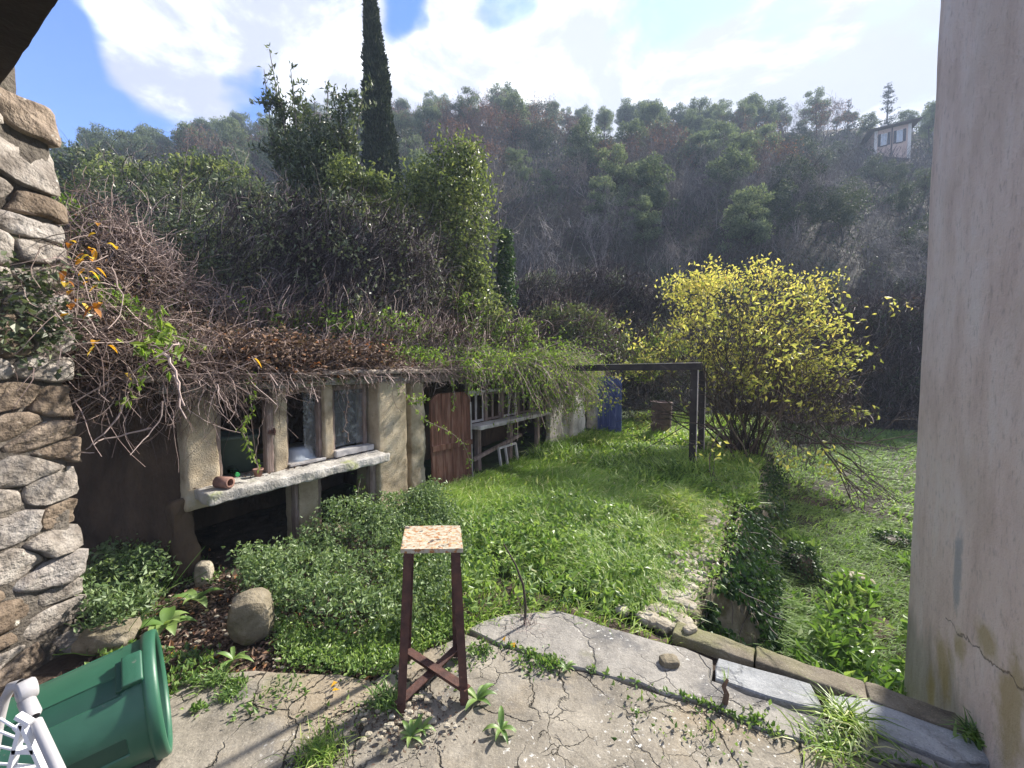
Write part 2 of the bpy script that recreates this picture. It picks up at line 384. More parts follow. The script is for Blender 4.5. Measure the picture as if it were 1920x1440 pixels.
M['hill'] = noisy('hill_earth', [(.3, (.022, .018, .015)), (.5, (.04, .032, .026)), (.7, (.035, .042, .025))], .25, 8, .95, 2.0, .6, .3)
M['soil'] = noisy('soil', [(.3, (.028, .020, .015)), (.5, (.065, .046, .034)), (.72, (.11, .085, .065))], 7, 9, .95, 60, .8, .02)
M['turf'] = noisy('turf_base', [(.3, (.022, .035, .012)), (.55, (.045, .075, .02)), (.75, (.06, .05, .03))], 3, 8, .95, 40, .7, .03)
M['stone'] = noisy('wall_stone', [(.25, (.08, .067, .057)), (.43, (.21, .182, .158)), (.58, (.33, .295, .262)), (.78, (.47, .43, .39))], 8, 10, .9, 22, 1.0, .035,
                   spots=[(3.2, .60, .74, (.13, .14, .075)), (14, .63, .72, (.52, .49, .43)), (2.2, .60, .74, (.10, .085, .07))])
M['mortar'] = noisy('wall_mortar', [(.3, (.06, .05, .042)), (.55, (.145, .125, .105)), (.8, (.25, .22, .19))], 5, 9, .95, 38, 1.0, .025, spots=[(2.4, .58, .72, (.09, .095, .045))])
M['plaster'] = noisy('ochre_plaster', [(.25, (.20, .155, .10)), (.5, (.44, .36, .25)), (.75, (.58, .50, .37))], 5, 9, .92, 95, 1.0, .012, bl=.45, spots=[(9, .62, .74, (.20, .165, .12)), (2.6, .62, .78, (.50, .46, .38))])
M['dark_plaster'] = noisy('dark_brown_plaster', [(.28, (.045, .030, .022)), (.5, (.095, .065, .045)), (.75, (.17, .115, .07))], 3, 9, .95, 30, .9, .02, stretch=(1, 1, .5))  # dark brown all over, for recess wall, pillar foot and shed inside
M['white_plaster'] = noisy('white_plaster', [(.3, (.36, .34, .31)), (.5, (.66, .64, .60)), (.7, (.80, .79, .76))], 4, 9, .9, 40, .7, .012)
M['cement'] = noisy('weathered_cement', [(.25, (.17, .16, .145)), (.5, (.37, .35, .32)), (.78, (.53, .51, .48))], 6, 10, .9, 50, .9, .012,
                    spots=[(2.3, .56, .70, (.20, .23, .05)), (11, .64, .72, (.62, .61, .58))])
M['old_wood'] = noisy('weathered_wood', [(.3, (.12, .085, .07)), (.5, (.24, .18, .155)), (.75, (.38, .32, .29))], 5, 8, .85, 30, .8, .01, stretch=(6, 6, .7))
M['grey_board'] = noisy('grey_board', [(.3, (.24, .22, .21)), (.5, (.42, .40, .39)), (.75, (.60, .58, .56))], 6, 8, .85, 30, .7, .008)
M['brown_door'] = noisy('brown_door_wood', [(.3, (.065, .028, .018)), (.5, (.155, .068, .044)), (.75, (.26, .15, .11))], 4, 9, .75, 30, .6, .008, stretch=(5, 5, .6))
M['blue_paint'] = noisy('blue_paint', [(.3, (.04, .055, .18)), (.5, (.075, .105, .29)), (.8, (.16, .20, .38))], 3, 8, .6, 30, .4, .006, stretch=(4, 4, .7))
M['black_metal'] = noisy('black_metal', [(.3, (.012, .011, .013)), (.7, (.045, .04, .042))], 8, 8, .6, 40, .4, .004, spots=[(20, .66, .72, (.25, .24, .24))])
M['rust'] = noisy('rusty_steel', [(.25, (.030, .014, .012)), (.5, (.075, .034, .027)), (.8, (.15, .065, .042))], 14, 9, .75, 90, .7, .004, spots=[(40, .68, .74, (.28, .15, .10))], spec=.4)
M['drum'] = noisy('rusty_drum', [(.25, (.07, .045, .045)), (.5, (.14, .095, .09)), (.8, (.23, .16, .14))], 8, 9, .8, 60, .6, .006)
M['roof_slab'] = noisy('roof_slab', [(.3, (.20, .16, .13)), (.6, (.40, .34, .29)), (.8, (.50, .45, .40))], 6, 9, .9, 40, .8, .015)
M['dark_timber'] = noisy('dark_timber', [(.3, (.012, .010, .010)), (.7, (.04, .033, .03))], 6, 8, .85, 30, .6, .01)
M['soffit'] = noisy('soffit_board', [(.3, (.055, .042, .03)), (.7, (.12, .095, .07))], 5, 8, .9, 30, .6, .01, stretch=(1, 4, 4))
M['clay'] = noisy('terracotta', [(.3, (.16, .09, .075)), (.7, (.30, .17, .13))], 10, 7, .85, 60, .4, .004)
M['rock'] = noisy('mossy_rock', [(.25, (.07, .058, .038)), (.5, (.20, .17, .12)), (.8, (.38, .34, .27))], 7, 9, .92, 34, .9, .015, spots=[(4, .56, .68, (.10, .105, .035))])
M['tiles'] = noisy('hill_roof_tile', [(.3, (.07, .06, .055)), (.7, (.13, .10, .085))], 3, 6, .9, 10, .4, .02)
M['gravel'] = noisy('rubble', [(.25, (.17, .14, .10)), (.5, (.36, .32, .25)), (.8, (.56, .52, .45))], 9, 9, .92, 60, .9, .015, spots=[(4, .54, .66, (.15, .17, .05))])

def simple(name, c, rough=.5, metal=0.0, spec=.5, nz=.25):
    m, t = mat(name); co = obj_co(t)
    cc = t.mix(t.math('MULTIPLY', t.noise(co, 9, 6, .6), 1.0), tuple(x * (1 - nz) for x in c), tuple(min(1, x * (1 + nz)) for x in c))
    finish(t, cc, rough, t.noise(co, 60, 4), .12, .003, metal, spec); return m
M['bin'] = noisy('green_plastic', [(.3, (.020, .085, .050)), (.55, (.030, .118, .070)), (.8, (.048, .15, .095))], 3, 6, .45, 60, .12, .003, spots=[(7, .62, .78, (.06, .12, .085)), (30, .66, .72, (.10, .13, .10)), (4, .66, .80, (.05, .06, .04))], spec=.5)
M['bin_dark'] = simple('dark_green_plastic', (.012, .06, .038), .5)
M['tub'] = simple('green_tub', (.06, .085, .065), .55)
M['basin'] = simple('grey_enamel', (.38, .42, .46), .4)
M['glass_green'] = simple('bottle_glass', (.008, .022, .012), .12, spec=.7)
M['cap_green'] = simple('bottle_cap', (.05, .42, .12), .4)
M['grey_tube'] = simple('grey_tube', (.38, .37, .38), .45)
M['white_plastic'] = simple('white_plastic', (.72, .72, .74), .4)
M['shutter'] = simple('dark_shutter', (.03, .035, .05), .6)
M['pane'] = simple('window_glass', (.30, .36, .44), .1, spec=.9)
M['white_frame'] = simple('white_frame', (.62, .62, .62), .6)
M['pink_wall'] = noisy('pink_stucco', [(.3, (.50, .36, .30)), (.7, (.64, .48, .41))], 1.2, 7, .9, 6, .3, .02)
M['white_edge'] = simple('white_corner', (.62, .58, .54), .8)

# cracked concrete
def concrete(name, base, hi, dark, crack=1.0, lichen=.5, cscale=3.2, warm=None):
    m, t = mat(name); co = pos_co(t)
    wv = t.vmath('ADD', co, t.vmath('MULTIPLY', t.vmath('SUBTRACT', t.noise(co, 5, 5, .6, col=True), (.5, .5, .5)), (.16, .16, .16)))
    def cr(scale, width):
        v = t.new('ShaderNodeTexVoronoi', feature='DISTANCE_TO_EDGE'); v.inputs['Scale'].default_value = scale; t.l.new(wv, v.inputs['Vector'])
        return t.rng(v.outputs[0], 0.0, width, 1.0, 0.0)
    big = t.math('MULTIPLY', cr(cscale, .022), t.rng(t.noise(co, 1.3, 3), .42, .54))
    fine = t.math('MULTIPLY', cr(cscale * 2.3, .022), t.rng(t.noise(co, 1.7, 3), .50, .60))
    crk = t.math('MULTIPLY', t.math('MAXIMUM', big, t.math('MULTIPLY', fine, .8)), crack, clamp=True)
    c = t.ramp(t.noise(co, 3.2, 10, .68), [(.28, dark), (.46, base), (.66, hi)])
    if warm: c = t.mix(t.rng(t.noise(co, 1.3, 5, .6), .48, .62, 0, .75), c, warm)
    grain = t.noise(co, 140, 3, .7)
    c = t.mix(t.rng(grain, .56, .70, 0, .55), c, tuple(min(.8, x * 1.45) for x in hi))
    c = t.mix(t.rng(grain, .44, .30, 0, .5), c, tuple(x * .5 for x in dark))
    blk = t.rng(t.noise(t.vmath('ADD', co, (4.4, 2.9, 0)), 1.6, 7, .62), .53, .64, 0, lichen)
    c = t.mix(t.math('MULTIPLY', blk, t.rng(t.noise(co, 24, 5, .7), .35, .6, .55, 1.0)), c, (.085, .085, .092))
    for (px, py, rad_) in ((1330, 1352, .24), (1190, 1345, .16), (1130, 1190, .20), (1180, 1400, .22), (1420, 1410, .20), (1000, 1425, .18), (560, 1400, .12), (1290, 1230, .10)):
        dd_ = t.vmath('DISTANCE', wv, tuple(G(px, py) * [1, 1, 0]), out=1); dd_ = t.math('ADD', dd_, t.math('MULTIPLY', t.math('SUBTRACT', t.noise(co, 7, 6, .7), .5), .35))
        blk = t.math('MAXIMUM', blk, t.rng(dd_, rad_ * .35, rad_ * 1.15, lichen * .85, 0))
    wsp = t.math('MULTIPLY', t.rng(t.noise(co, 46, 4, .6), .615, .66), t.math('MULTIPLY', blk, 1.3), clamp=True)
    c = t.mix(wsp, c, (.58, .57, .54))
    c = t.mix(t.rng(t.noise(co, 19, 6, .7), .54, .70, 0, .5), c, tuple(x * .45 for x in base)); c = t.mix(t.rng(t.noise(t.vmath('ADD', co, (2, 8, 0)), 33, 4, .6), .60, .68, 0, .4), c, tuple(min(.8, x * 1.5) for x in base))
    mossy = t.rng(t.noise(t.vmath('ADD', co, (9, 1, 0)), 2.1, 6, .65), .60, .74, 0, .5)
    c = t.mix(mossy, c, (.17, .17, .085))
    c = t.mix(t.math('MULTIPLY', crk, .9), c, (.028, .024, .018))
    h = t.math('ADD', t.math('MULTIPLY', t.noise(co, 70, 5, .7), .35), t.math('ADD', t.math('MULTIPLY', crk, -2.2), t.math('MULTIPLY', t.noise(co, 6, 6), 1.4)))
    finish(t, c, .9, h, .9, .012, 0, .25); return m
M['conc_a'] = concrete('cracked_concrete', (.20, .178, .145), (.31, .28, .232), (.095, .086, .073), 1.0, .85, 3.9, (.27, .215, .145))
M['conc_b'] = concrete('rear_concrete', (.22, .205, .185), (.32, .30, .27), (.105, .10, .092), .35, .85, 2.0)
M['conc_grey'] = concrete('grey_screed', (.27, .28, .29), (.38, .385, .395), (.16, .165, .17), .25, .35, 1.4)
M['kerb'] = concrete('kerb_stone', (.14, .12, .09), (.24, .21, .165), (.06, .05, .04), .2, .6, 1.2, (.15, .15, .06))

# right house render
def house_wall():
    m, t = mat('rose_render')
    co = pos_co(t); rel = t.vmath('SUBTRACT', co, tuple(F0))
    tt = t.math('ADD', t.vmath('DOT_PRODUCT', rel, tuple(D), out=1), t.math('SUBTRACT', t.vmath('DOT_PRODUCT', rel, tuple(N), out=1), 4.33)); se = t.new('ShaderNodeSeparateXYZ'); t.l.new(co, se.inputs[0]); zz = se.outputs[2]
    cb_ = t.new('ShaderNodeCombineXYZ'); t.put(cb_.inputs[0], tt); t.put(cb_.inputs[1], zz); p2 = cb_.outputs[0]
    st = t.mapping(p2, (3.2, 1.1, 1)); fine = t.mapping(p2, (34, 14, 1))
    c = t.ramp(t.noise(st, 1.6, 8, .62), [(.3, (.64, .49, .425)), (.5, (.77, .62, .55)), (.72, (.81, .70, .645))])
    c = t.mix(t.rng(t.noise(fine, 1.0, 5, .7), .52, .68, 0, .45), c, (.34, .27, .24))
    c = t.mix(t.rng(t.noise(p2, 90, 3, .7), .54, .68, 0, .28), c, (.74, .70, .68))
    c = t.mix(t.rng(t.noise(t.vmath('ADD', p2, (5, 3, 0)), 1.1, 5, .6), .5, .66, 0, .4), c, (.56, .44, .36))
    def patch(ct, cz, rt, rz, wv=.35, sc=4, lo=1.0, hi=.7):
        a = t.math('DIVIDE', t.math('SUBTRACT', tt, ct), rt); b = t.math('DIVIDE', t.math('SUBTRACT', zz, cz), rz)
        d = t.math('SQRT', t.math('ADD', t.math('MULTIPLY', a, a), t.math('MULTIPLY', b, b)))
        d = t.math('ADD', d, t.math('MULTIPLY', t.math('SUBTRACT', t.noise(p2, sc, 6, .65), .5), wv * 3))
        return t.rng(d, lo, hi)
    # damp band rising from the ground, lichen, and the bare cement patch
    low = t.rng(t.math('ADD', zz, t.math('MULTIPLY', t.noise(st, 1.2, 6, .6), .9)), .62, .05 + .25)
    c = t.mix(t.math('MULTIPLY', low, .85), c, t.ramp(t.noise(st, 3, 8, .65), [(.3, (.26, .225, .18)), (.7, (.47, .43, .37))]))
    pt = toL(FP(1795, 1070, 4.33)); pz = FP(1795, 1070, 4.33)[2]
    c = t.mix(t.math('MULTIPLY', patch(float(pt[0]), float(pz), .055, .20, .55, 12, 1.25, .6), .75), c, (.36, .37, .39))
    lich = None
    for (px, py, a_, b_) in [(1770, 1245, .11, .15), (1800, 1215, .07, .06), (1890, 1330, .10, .22), (1850, 1200, .12, .06), (1745, 1290, .06, .12)]:
        P = FP(px, py, 4.33); q = patch(float(toL(P)[0]), float(P[2]), a_ * 1.15, b_ * 1.1, .75, 7, 1.35, .35)
        lich = q if lich is None else t.math('MAXIMUM', lich, q)
    c = t.mix(t.math('MULTIPLY', lich, .62), c, (.36, .27, .07))
    # hairline crack above the damp band
    P1, P2 = FP(1775, 1165, 4.33), FP(1915, 1290, 4.33); a1, a2 = float(toL(P1)[0]), float(toL(P2)[0])
    sl_ = (P2[2] - P1[2]) / (a2 - a1)
    line = t.math('SUBTRACT', zz, t.math('ADD', t.math('MULTIPLY', t.math('SUBTRACT', tt, a1), float(sl_)), float(P1[2])))
    line = t.math('ABSOLUTE', t.math('ADD', line, t.math('MULTIPLY', t.math('SUBTRACT', t.noise(p2, 9, 5, .6), .5), .12)))
    ck = t.math('MULTIPLY', t.rng(line, .0, .006, 1, 0), t.math('LESS_THAN', tt, a1 + .03))
    c = t.mix(t.math('MULTIPLY', ck, .7), c, (.10, .08, .07))
    h = t.math('ADD', t.noise(p2, 70, 5, .7), t.math('ADD', t.math('MULTIPLY', t.noise(p2, 7, 5), 1.5), t.math('MULTIPLY', ck, -1.5)))
    finish(t, c, .92, h, .55, .012, 0, .2); return m
M['house_wall'] = house_wall()

# seat top of the stool: peeling paint over rust
def peeling():
    m, t = mat('peeling_paint'); co = obj_co(t)
    c = t.ramp(t.noise(co, 38, 8, .6), [(.3, (.28, .25, .19)), (.55, (.42, .38, .29)), (.8, (.54, .50, .41))])
    c = t.mix(t.rng(t.noise(co, 44, 7, .65), .50, .57), c, (.30, .14, .055))
    c = t.mix(t.rng(t.noise(t.vmath('ADD', co, (3, 1, 0)), 17, 7, .62), .57, .62), c, (.08, .06, .055))
    c = t.mix(t.rng(t.noise(t.vmath('ADD', co, (7, 7, 0)), 30, 5, .6), .60, .64), c, (.45, .30, .15))
    finish(t, c, .8, t.noise(co, 26, 7, .6), .8, .004, 0, .3); return m
M['peel'] = peeling()

# ================================================================== GROUND
def sstep(a, b, x): q = np.clip((np.asarray(x, float) - a) / (b - a), 0, 1); return q * q * (3 - 2 * q)
def gz(x, y):
    """lower ground and the hill beyond"""
    x = np.asarray(x, float); y = np.asarray(y, float)
    P = np.stack([x, y, np.zeros_like(x)], -1)
    q = -.66 + .16 * fbm(P, .45, 4, 3) + .10 * sstep(4, 12, y)
    ridge = 70 + 8 * fbm(P * [1, 0, 1], .03, 2, 5)
    top = 39.5 - 6.0 * sstep(-25, -85, x) + 5 * fbm(P * [1, 0, 1], .035, 3, 9)
    yy = y + 2.5 * fbm(P, .07, 3, 6)
    up_ = np.clip((yy - 15.0) / (ridge - 15.0), 0, 1)
    h = top * (up_ * .96 + .04 * sstep(0, .3, up_)) + 3.0 * fbm(P, .09, 4, 7) * sstep(0, .2, up_)
    h = np.where(y > ridge, top - (y - ridge) * .35 + 0 * h, h)
    h = np.where(yy > 15.0, h, 0)
    return q + h
xs = np.concatenate([np.arange(-150, -16, 2.5), np.arange(-16, 20, .6), np.arange(20, 151, 2.5)])
ys = np.concatenate([np.arange(-30, -2, 2.5), np.arange(-2, 18, .6), np.arange(18, 125, 1.6)])
gx, gy = np.meshgrid(xs, ys, indexing='ij')
a = Acc(); a.add(np.stack([gx, gy, gz(gx, gy)], -1), grid_faces(*gx.shape)[:, ::-1])
tag(a.build('hill_terrain', M['hill'], smooth=True), 'brown wooded hillside rising behind the lower field', kind='structure')

T_EDGE, N_EDGE = 1.42, 3.2
def terr_z(t, n):
    P = L(t, n)
    return -.045 + (.035 + .13 * fbm(P, 1.3, 4, 21)) * sstep(1.3, 2.4, t) + .03 * fbm(P, 6, 3, 22) - .05 * sstep(9, 12, t) + .02 * sstep(.9, .2, n) * sstep(.2, 1.2, t)
def sheet(t0, t1, n0, n1, st, name, m_, label):
    tt = np.arange(t0, t1 + 1e-6, st); nn = np.arange(n0, n1 + 1e-6, st)
    g1, g2 = np.meshgrid(tt, nn, indexing='ij'); zz = terr_z(g1, g2)
    zz[0, :] = zz[-1, :] = -1.1; zz[:, 0] = zz[:, -1] = -1.1
    a = Acc(); a.add(L(g1, g2, zz), grid_faces(*g1.shape)[:, ::-1]); return tag(a.build(name, m_, smooth=True), label, kind='structure')
sheet(-4, 1.44, -1.25, 4.40, .08, 'patio_ground', M['soil'], 'dark soil and leaf litter under and beside the concrete')
sheet(1.40, 13.2, -1.25, 3.12, .1, 'terrace_ground', M['turf'], 'grown over terrace in front of the low shed')

sheet(-4, .42, 4.30, 8.0, .1, 'patio_ground', M['soil'], 'bare ground beside the rendered house')
def bank_z(t, n):
    P = L(t, n); d = -1.28 - n
    h = 1.30 + .28 * sstep(0, 1.6, d) + .5 * sstep(1.2, 7, d) + 1.8 * sstep(2.3, -.6, t) * sstep(-.2, 1.5, d) + .3 * fbm(P, .7, 4, 31)
    return h - 2.2 * sstep(9.3, 12, t) - .6 * sstep(9, 16, d)
tt = np.arange(-3.2, 13, .2); nn = np.arange(-15, -1.25, .2)
g1, g2 = np.meshgrid(tt, nn, indexing='ij'); zz = bank_z(g1, g2); zz[0, :] = zz[-1, :] = -1; zz[:, 0] = -1; zz[:, -1] = -1
a = Acc(); a.add(L(g1, g2, zz), grid_faces(*g1.shape)[:, ::-1]); tag(a.build('bank', M['hill'], smooth=True), 'overgrown earth bank behind the shed', kind='structure')

# ---- concrete slabs
def densify(pts, st=.09, jit=.012, seed=1):
    r_ = np.random.default_rng(seed); out = []
    for i in range(len(pts)):
        p, q = np.asarray(pts[i]), np.asarray(pts[(i + 1) % len(pts)]); m = max(1, int(np.linalg.norm(q - p) / st))
        for k in range(m):
            v = p + (q - p) * k / m; out.append(v + np.array([*(r_.normal(size=2) * jit * (1 if k else .3)), 0]))
    return np.array(out)
def slab(name, pts, z, th, m_, parent, seed, label=None, jit=.01, bev=.006):
    P = densify(pts, .08, jit, seed); n = len(P); c = P.mean(0)
    area = 0.5 * np.sum(P[:, 0] * np.roll(P[:, 1], -1) - np.roll(P[:, 0], -1) * P[:, 1])
    if area < 0: P = P[::-1]
    nx = np.roll(P, -1, 0) - np.roll(P, 1, 0); nn_ = np.stack([nx[:, 1], -nx[:, 0], 0 * nx[:, 0]], -1); nn_ /= np.maximum(np.linalg.norm(nn_, axis=1, keepdims=True), 1e-9)
    rings = [P + [0, 0, z - th], P + [0, 0, z - bev], P - nn_ * bev + [0, 0, z]]
    V = np.concatenate(rings); i = np.arange(n); j = (i + 1) % n
    F = [list(q) for k in range(2) for q in np.stack([i + k * n, j + k * n, j + (k + 1) * n, i + (k + 1) * n], 1)]
    F.append(list(range(2 * n, 3 * n)))
    a = Acc(); a.add(V, F); o = a.build(name, m_, parent)
    if label: o['label'] = label
    return o
def GP(l): return [G(x, y) * [1, 1, 0] for x, y in l]
joint = [(935, 1207), (1000, 1224), (1070, 1250), (1113, 1259), (1280, 1308), (1337, 1324), (1375, 1344), (1425, 1364), (1490, 1384), (1600, 1412), (1700, 1432), (1790, 1452)]
patio = tag(thing('patio', None, None, (0, 1.5, 0)), 'cracked concrete patio of several slabs in front of the camera', kind='structure')
left_edge = [(230, 1345), (300, 1305), (345, 1280), (410, 1262), (480, 1255), (560, 1260), (640, 1262), (700, 1275), (735, 1250), (775, 1225), (830, 1205), (870, 1188)]
sA = GP(left_edge + [(x - 2, y + 2.5) for x, y in joint]) + [L(-.5, 4.25) * [1, 1, 0], L(-3.5, 4.25) * [1, 1, 0], np.array([-1.9, -2.2, 0]), np.array([-2.0, .3, 0]), np.array([-2.1, 1.2, 0])]
slab('slab', sA, -.004, .09, M['conc_a'], patio, 1)
sB = GP([(880, 1180), (905, 1164), (960, 1152), (1040, 1144), (1100, 1160), (1150, 1180), (1215, 1198), (1285, 1214), (1335, 1238), (1333, 1277), (1440, 1316), (1538, 1346), (1690, 1400), (1790, 1442)] + joint[::-1])
slab('slab', sB, .004, .09, M['conc_b'], patio, 2, 'smoother rear slab along the grass')
slab('slab', GP([(1345, 1234), (1400, 1250), (1470, 1268), (1522, 1286), (1545, 1334), (1440, 1308), (1341, 1274)]), .007, .09, M['conc_grey'], patio, 3, 'pale grey slab against the kerb', .006)
slab('slab', GP([(1556, 1306), (1620, 1312), (1700, 1340), (1790, 1370), (1832, 1388), (1862, 1436), (1790, 1432), (1700, 1397), (1553, 1341)]), .01, .09, M['conc_grey'], patio, 4, 'second grey slab next to the house', .006)
kerb = tag(thing('kerb', None, None, L(T_EDGE, 3.8)), 'mossy concrete kerb along the drop to the lower field', kind='structure')
kb = [3.10, 3.52, 3.98, 4.30]
for i in range(3):
    a = Acc(); lrbox(a, T_EDGE - .085 + .004 * i, T_EDGE + .055, kb[i] + .002, kb[i + 1] - .002, -.95, .014 + .004 * i, rad=.01, amp=.014, res=.03, nsc=9, seed=40 + i)
    a.build('kerb_stone', M['kerb'], kerb, smooth=True)

# ================================================================== STONE WALL ON THE LEFT
def clip_half(poly, p, n_):
    """keep the side of the line through p where (x-p).n < 0"""
    out = []; m = len(poly)
    for i in range(m):
        a_, b_ = poly[i], poly[(i + 1) % m]; da, db = (a_ - p) @ n_, (b_ - p) @ n_
        if da <= 0: out.append(a_)
        if da * db < 0: out.append(a_ + (b_ - a_) * da / (da - db))
    return np.array(out)
def stones(parent, org, u, m_, s0, s1, z0, z1, hr, wr, mats, seed=0, depth=.05, gap=.008, rough=.02, big_top=None, edge=.035, na=22):
    r_ = np.random.default_rng(seed); org = np.asarray(org, float); u = np.asarray(u, float); m_ = np.asarray(m_, float); seeds = []
    z = z0 + .05; asp = np.mean(wr) / np.mean(hr)
    while z < z1:
        k = 1.5 if big_top and z > big_top else 1.0; h = r_.uniform(*hr) * k; s = s1 - r_.uniform(.02, .12)
        while s > s0: seeds.append([s + r_.normal() * .015, z + h * .5 + r_.normal() * h * .22]); s -= r_.uniform(*wr) * k
        z += h
    S = np.array(seeds); sc = np.array([1 / asp, 1.0]); c = 0
    for i, p in enumerate(S):
        poly = np.array([[s0 - .1, z0 - .05], [s1 + r_.uniform(-.01, .035), z0 - .05], [s1 + r_.uniform(-.01, .035), z1 + r_.uniform(-.03, .03)], [s0 - .1, z1 + r_.uniform(-.03, .03)]])
        dd = np.linalg.norm((S - p) * sc, axis=1)
        for j in np.argsort(dd)[1:16]:
            n_ = (S[j] - p) * sc * sc; poly = clip_half(poly, (p + S[j]) / 2, n_ / np.linalg.norm(n_))
            if len(poly) < 3: break
        if len(poly) < 3: continue
        ce = poly.mean(0); ext = np.ptp(poly, axis=0)
        if min(ext) < .03: continue
        per = np.vstack([poly, poly[:1]]); ln = np.r_[0, np.cumsum(np.linalg.norm(np.diff(per, axis=0), axis=1))]
        tq = np.linspace(0, ln[-1], na, endpoint=False); O = np.stack([np.interp(tq, ln, per[:, 0]), np.interp(tq, ln, per[:, 1])], 1)
        O = (O + .16 * (np.roll(O, 1, 0) + np.roll(O, -1, 0))) / 1.32
        g_ = gap * r_.uniform(.5, 2.2); O = ce + (O - ce) * (1 - 2 * g_ / ext)
        O = O + np.stack([fbm(np.stack([O[:, 0], O[:, 1], 0 * tq], 1) + i * 3.3, 13, 3, q) for q in (1, 2)], 1) * .035
        hd = depth * r_.uniform(.25, 1.2); tilt = r_.normal(size=2) * .10; V = []; FR = [0.0, .3, .58, .8, .93, 1.0, 1.0]
        for k, f in enumerate(FR):
            q = ce + (O - ce) * f if k else ce[None]
            P3 = np.stack([q[:, 0], q[:, 1], 0 * q[:, 0]], 1); nz = fbm(P3 + i, 7, 3, seed + 3); rg = np.abs(fbm(P3 + i * 1.7, 11, 4, seed + 4)); st_ = np.abs(fbm(P3 * [1, 3.5, 1] + i, 9, 3, seed + 5))
            hgt = hd * (1 - f ** 7 * .75) + rough * (2.6 * nz - 1.5 * rg - 1.8 * st_) + (q - ce) @ tilt
            if k == 6: hgt = hgt * 0 - edge
            V.append(org + q[:, :1] * u + q[:, 1:2] * Z + hgt[:, None] * m_)
        F3 = [[0, 1 + a_, 1 + (a_ + 1) % na] for a_ in range(na)]; F4 = [[1 + k * na + a_, 1 + (k + 1) * na + a_, 1 + (k + 1) * na + (a_ + 1) % na, 1 + k * na + (a_ + 1) % na] for k in range(len(FR) - 2) for a_ in range(na)]
        ac = Acc(); ac.add(np.concatenate(V), F3 + F4); ac.build('stone', mats[int(r_.integers(0, len(mats)))], parent, smooth=True); c += 1
    return c
def shade(name, base, k, tint=(1, 1, 1)):
    m = M[base].copy(); m.name = name
    for nd in m.node_tree.nodes:
        if nd.type == 'VALTORGB':
            for e in nd.color_ramp.elements: e.color = tuple(min(.8, e.color[i] * k * tint[i]) for i in range(3)) + (1,)
    return m
STM = [M['stone'], shade('warm_wall_stone', 'stone', .9, (1.1, .98, .86)), shade('grey_wall_stone', 'stone', 1.12, (.97, .99, 1.03)), shade('brown_wall_stone', 'stone', .68, (1.1, .95, .8)), shade('pale_wall_stone', 'stone', 1.22)]
WC = np.array([-2.50, 2.31, 0]); WU = np.array([.12, .993, 0]); WU /= np.linalg.norm(WU); WM = np.array([WU[1], -WU[0], 0])
house = thing('stone_house', 'rough stone house corner on the left with dark eaves beam above', 'house', WC)
a = Acc(); rbox(a, WC - WU * 1.53 - WM * .240 + Z * 1.42, WU * 1.5, WM * .22, Z * 1.53, rad=.03, amp=.022, res=.035, nsc=12, seed=5)
a.build('wall', M['mortar'], house, smooth=True)
nst = stones(house, WC - WM * .004, WU, WM, -1.6, .0, -.06, 2.96, (.10, .19), (.18, .42), STM, seed=3, depth=.026, rough=.022, gap=.006, big_top=2.15, edge=.10)
a = Acc(); rbox(a, np.array([-2.90, 2.22, 3.35]), [.17, 0, 0], [0, .10, 0], [0, 0, .45], rad=.015, amp=.008, res=.05)
a.build('chimney_pier', M['mortar'], house, smooth=True)
# eaves beam and boarding overhead (porch roof)
e0, e1 = G(0, 165, 3.0), G(112, 0, 3.0); ed = (e1 - e0) / np.linalg.norm(e1 - e0); e0 = e0 - ed * .5; e1 = e1 + ed * .9
BD = np.array([-ed[1], ed[0], 0]); BD = BD if BD @ D > 0 else -BD
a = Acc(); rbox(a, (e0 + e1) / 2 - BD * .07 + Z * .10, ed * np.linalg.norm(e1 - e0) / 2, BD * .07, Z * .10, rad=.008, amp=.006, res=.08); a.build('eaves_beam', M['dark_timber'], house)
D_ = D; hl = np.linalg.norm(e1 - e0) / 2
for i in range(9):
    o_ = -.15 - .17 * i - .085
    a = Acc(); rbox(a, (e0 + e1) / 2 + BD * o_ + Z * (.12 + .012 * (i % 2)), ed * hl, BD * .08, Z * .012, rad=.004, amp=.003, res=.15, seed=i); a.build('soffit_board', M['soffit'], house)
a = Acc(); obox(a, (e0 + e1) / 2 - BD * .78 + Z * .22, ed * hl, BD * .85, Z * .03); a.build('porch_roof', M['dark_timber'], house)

# dark side wall of the recess between stone corner and shed
sw = thing('plaster_wall', 'dark brown plaster wall in the recess between stone corner and shed', 'wall', (-2.9, 2.95, 0))
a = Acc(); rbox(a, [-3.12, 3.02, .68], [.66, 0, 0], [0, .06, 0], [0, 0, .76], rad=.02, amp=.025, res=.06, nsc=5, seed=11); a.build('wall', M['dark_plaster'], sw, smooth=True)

# ================================================================== ROSE HOUSE ON THE RIGHT
rh = thing('rendered_house', 'tall rose beige rendered house wall on the right with lichen stains', 'house', L(2.5, 4.9, -.7))
a = Acc(); rbox(a, L(1.415, 6.8, 3.2), D * 1.065, N * 2.47, Z * 4.4, rad=.035, amp=.012, res=.12, nsc=2.2, seed=13); a.build('wall', M['house_wall'], rh, smooth=True)
a = Acc(); P = []; 
for i, (x, y) in enumerate([(1838, 1362), (1850, 1376), (1862, 1396), (1880, 1418), (1893, 1440), (1905, 1462)]):
    g = G(x, y); P.append(g)
strip = []
for p in P: strip += [p + N * .0, p - N * .045 + Z * .03]
for i, p in enumerate(P[:-1]):
    c_ = (p + P[i + 1]) / 2; d_ = P[i + 1] - p
    rbox(a, c_ - N * .012 + Z * (.012), d_ * .52, N * .022, Z * .022, rad=.008, amp=.012, res=.02, seed=i)
a.build('render_fillet', M['cement'], rh, smooth=True)

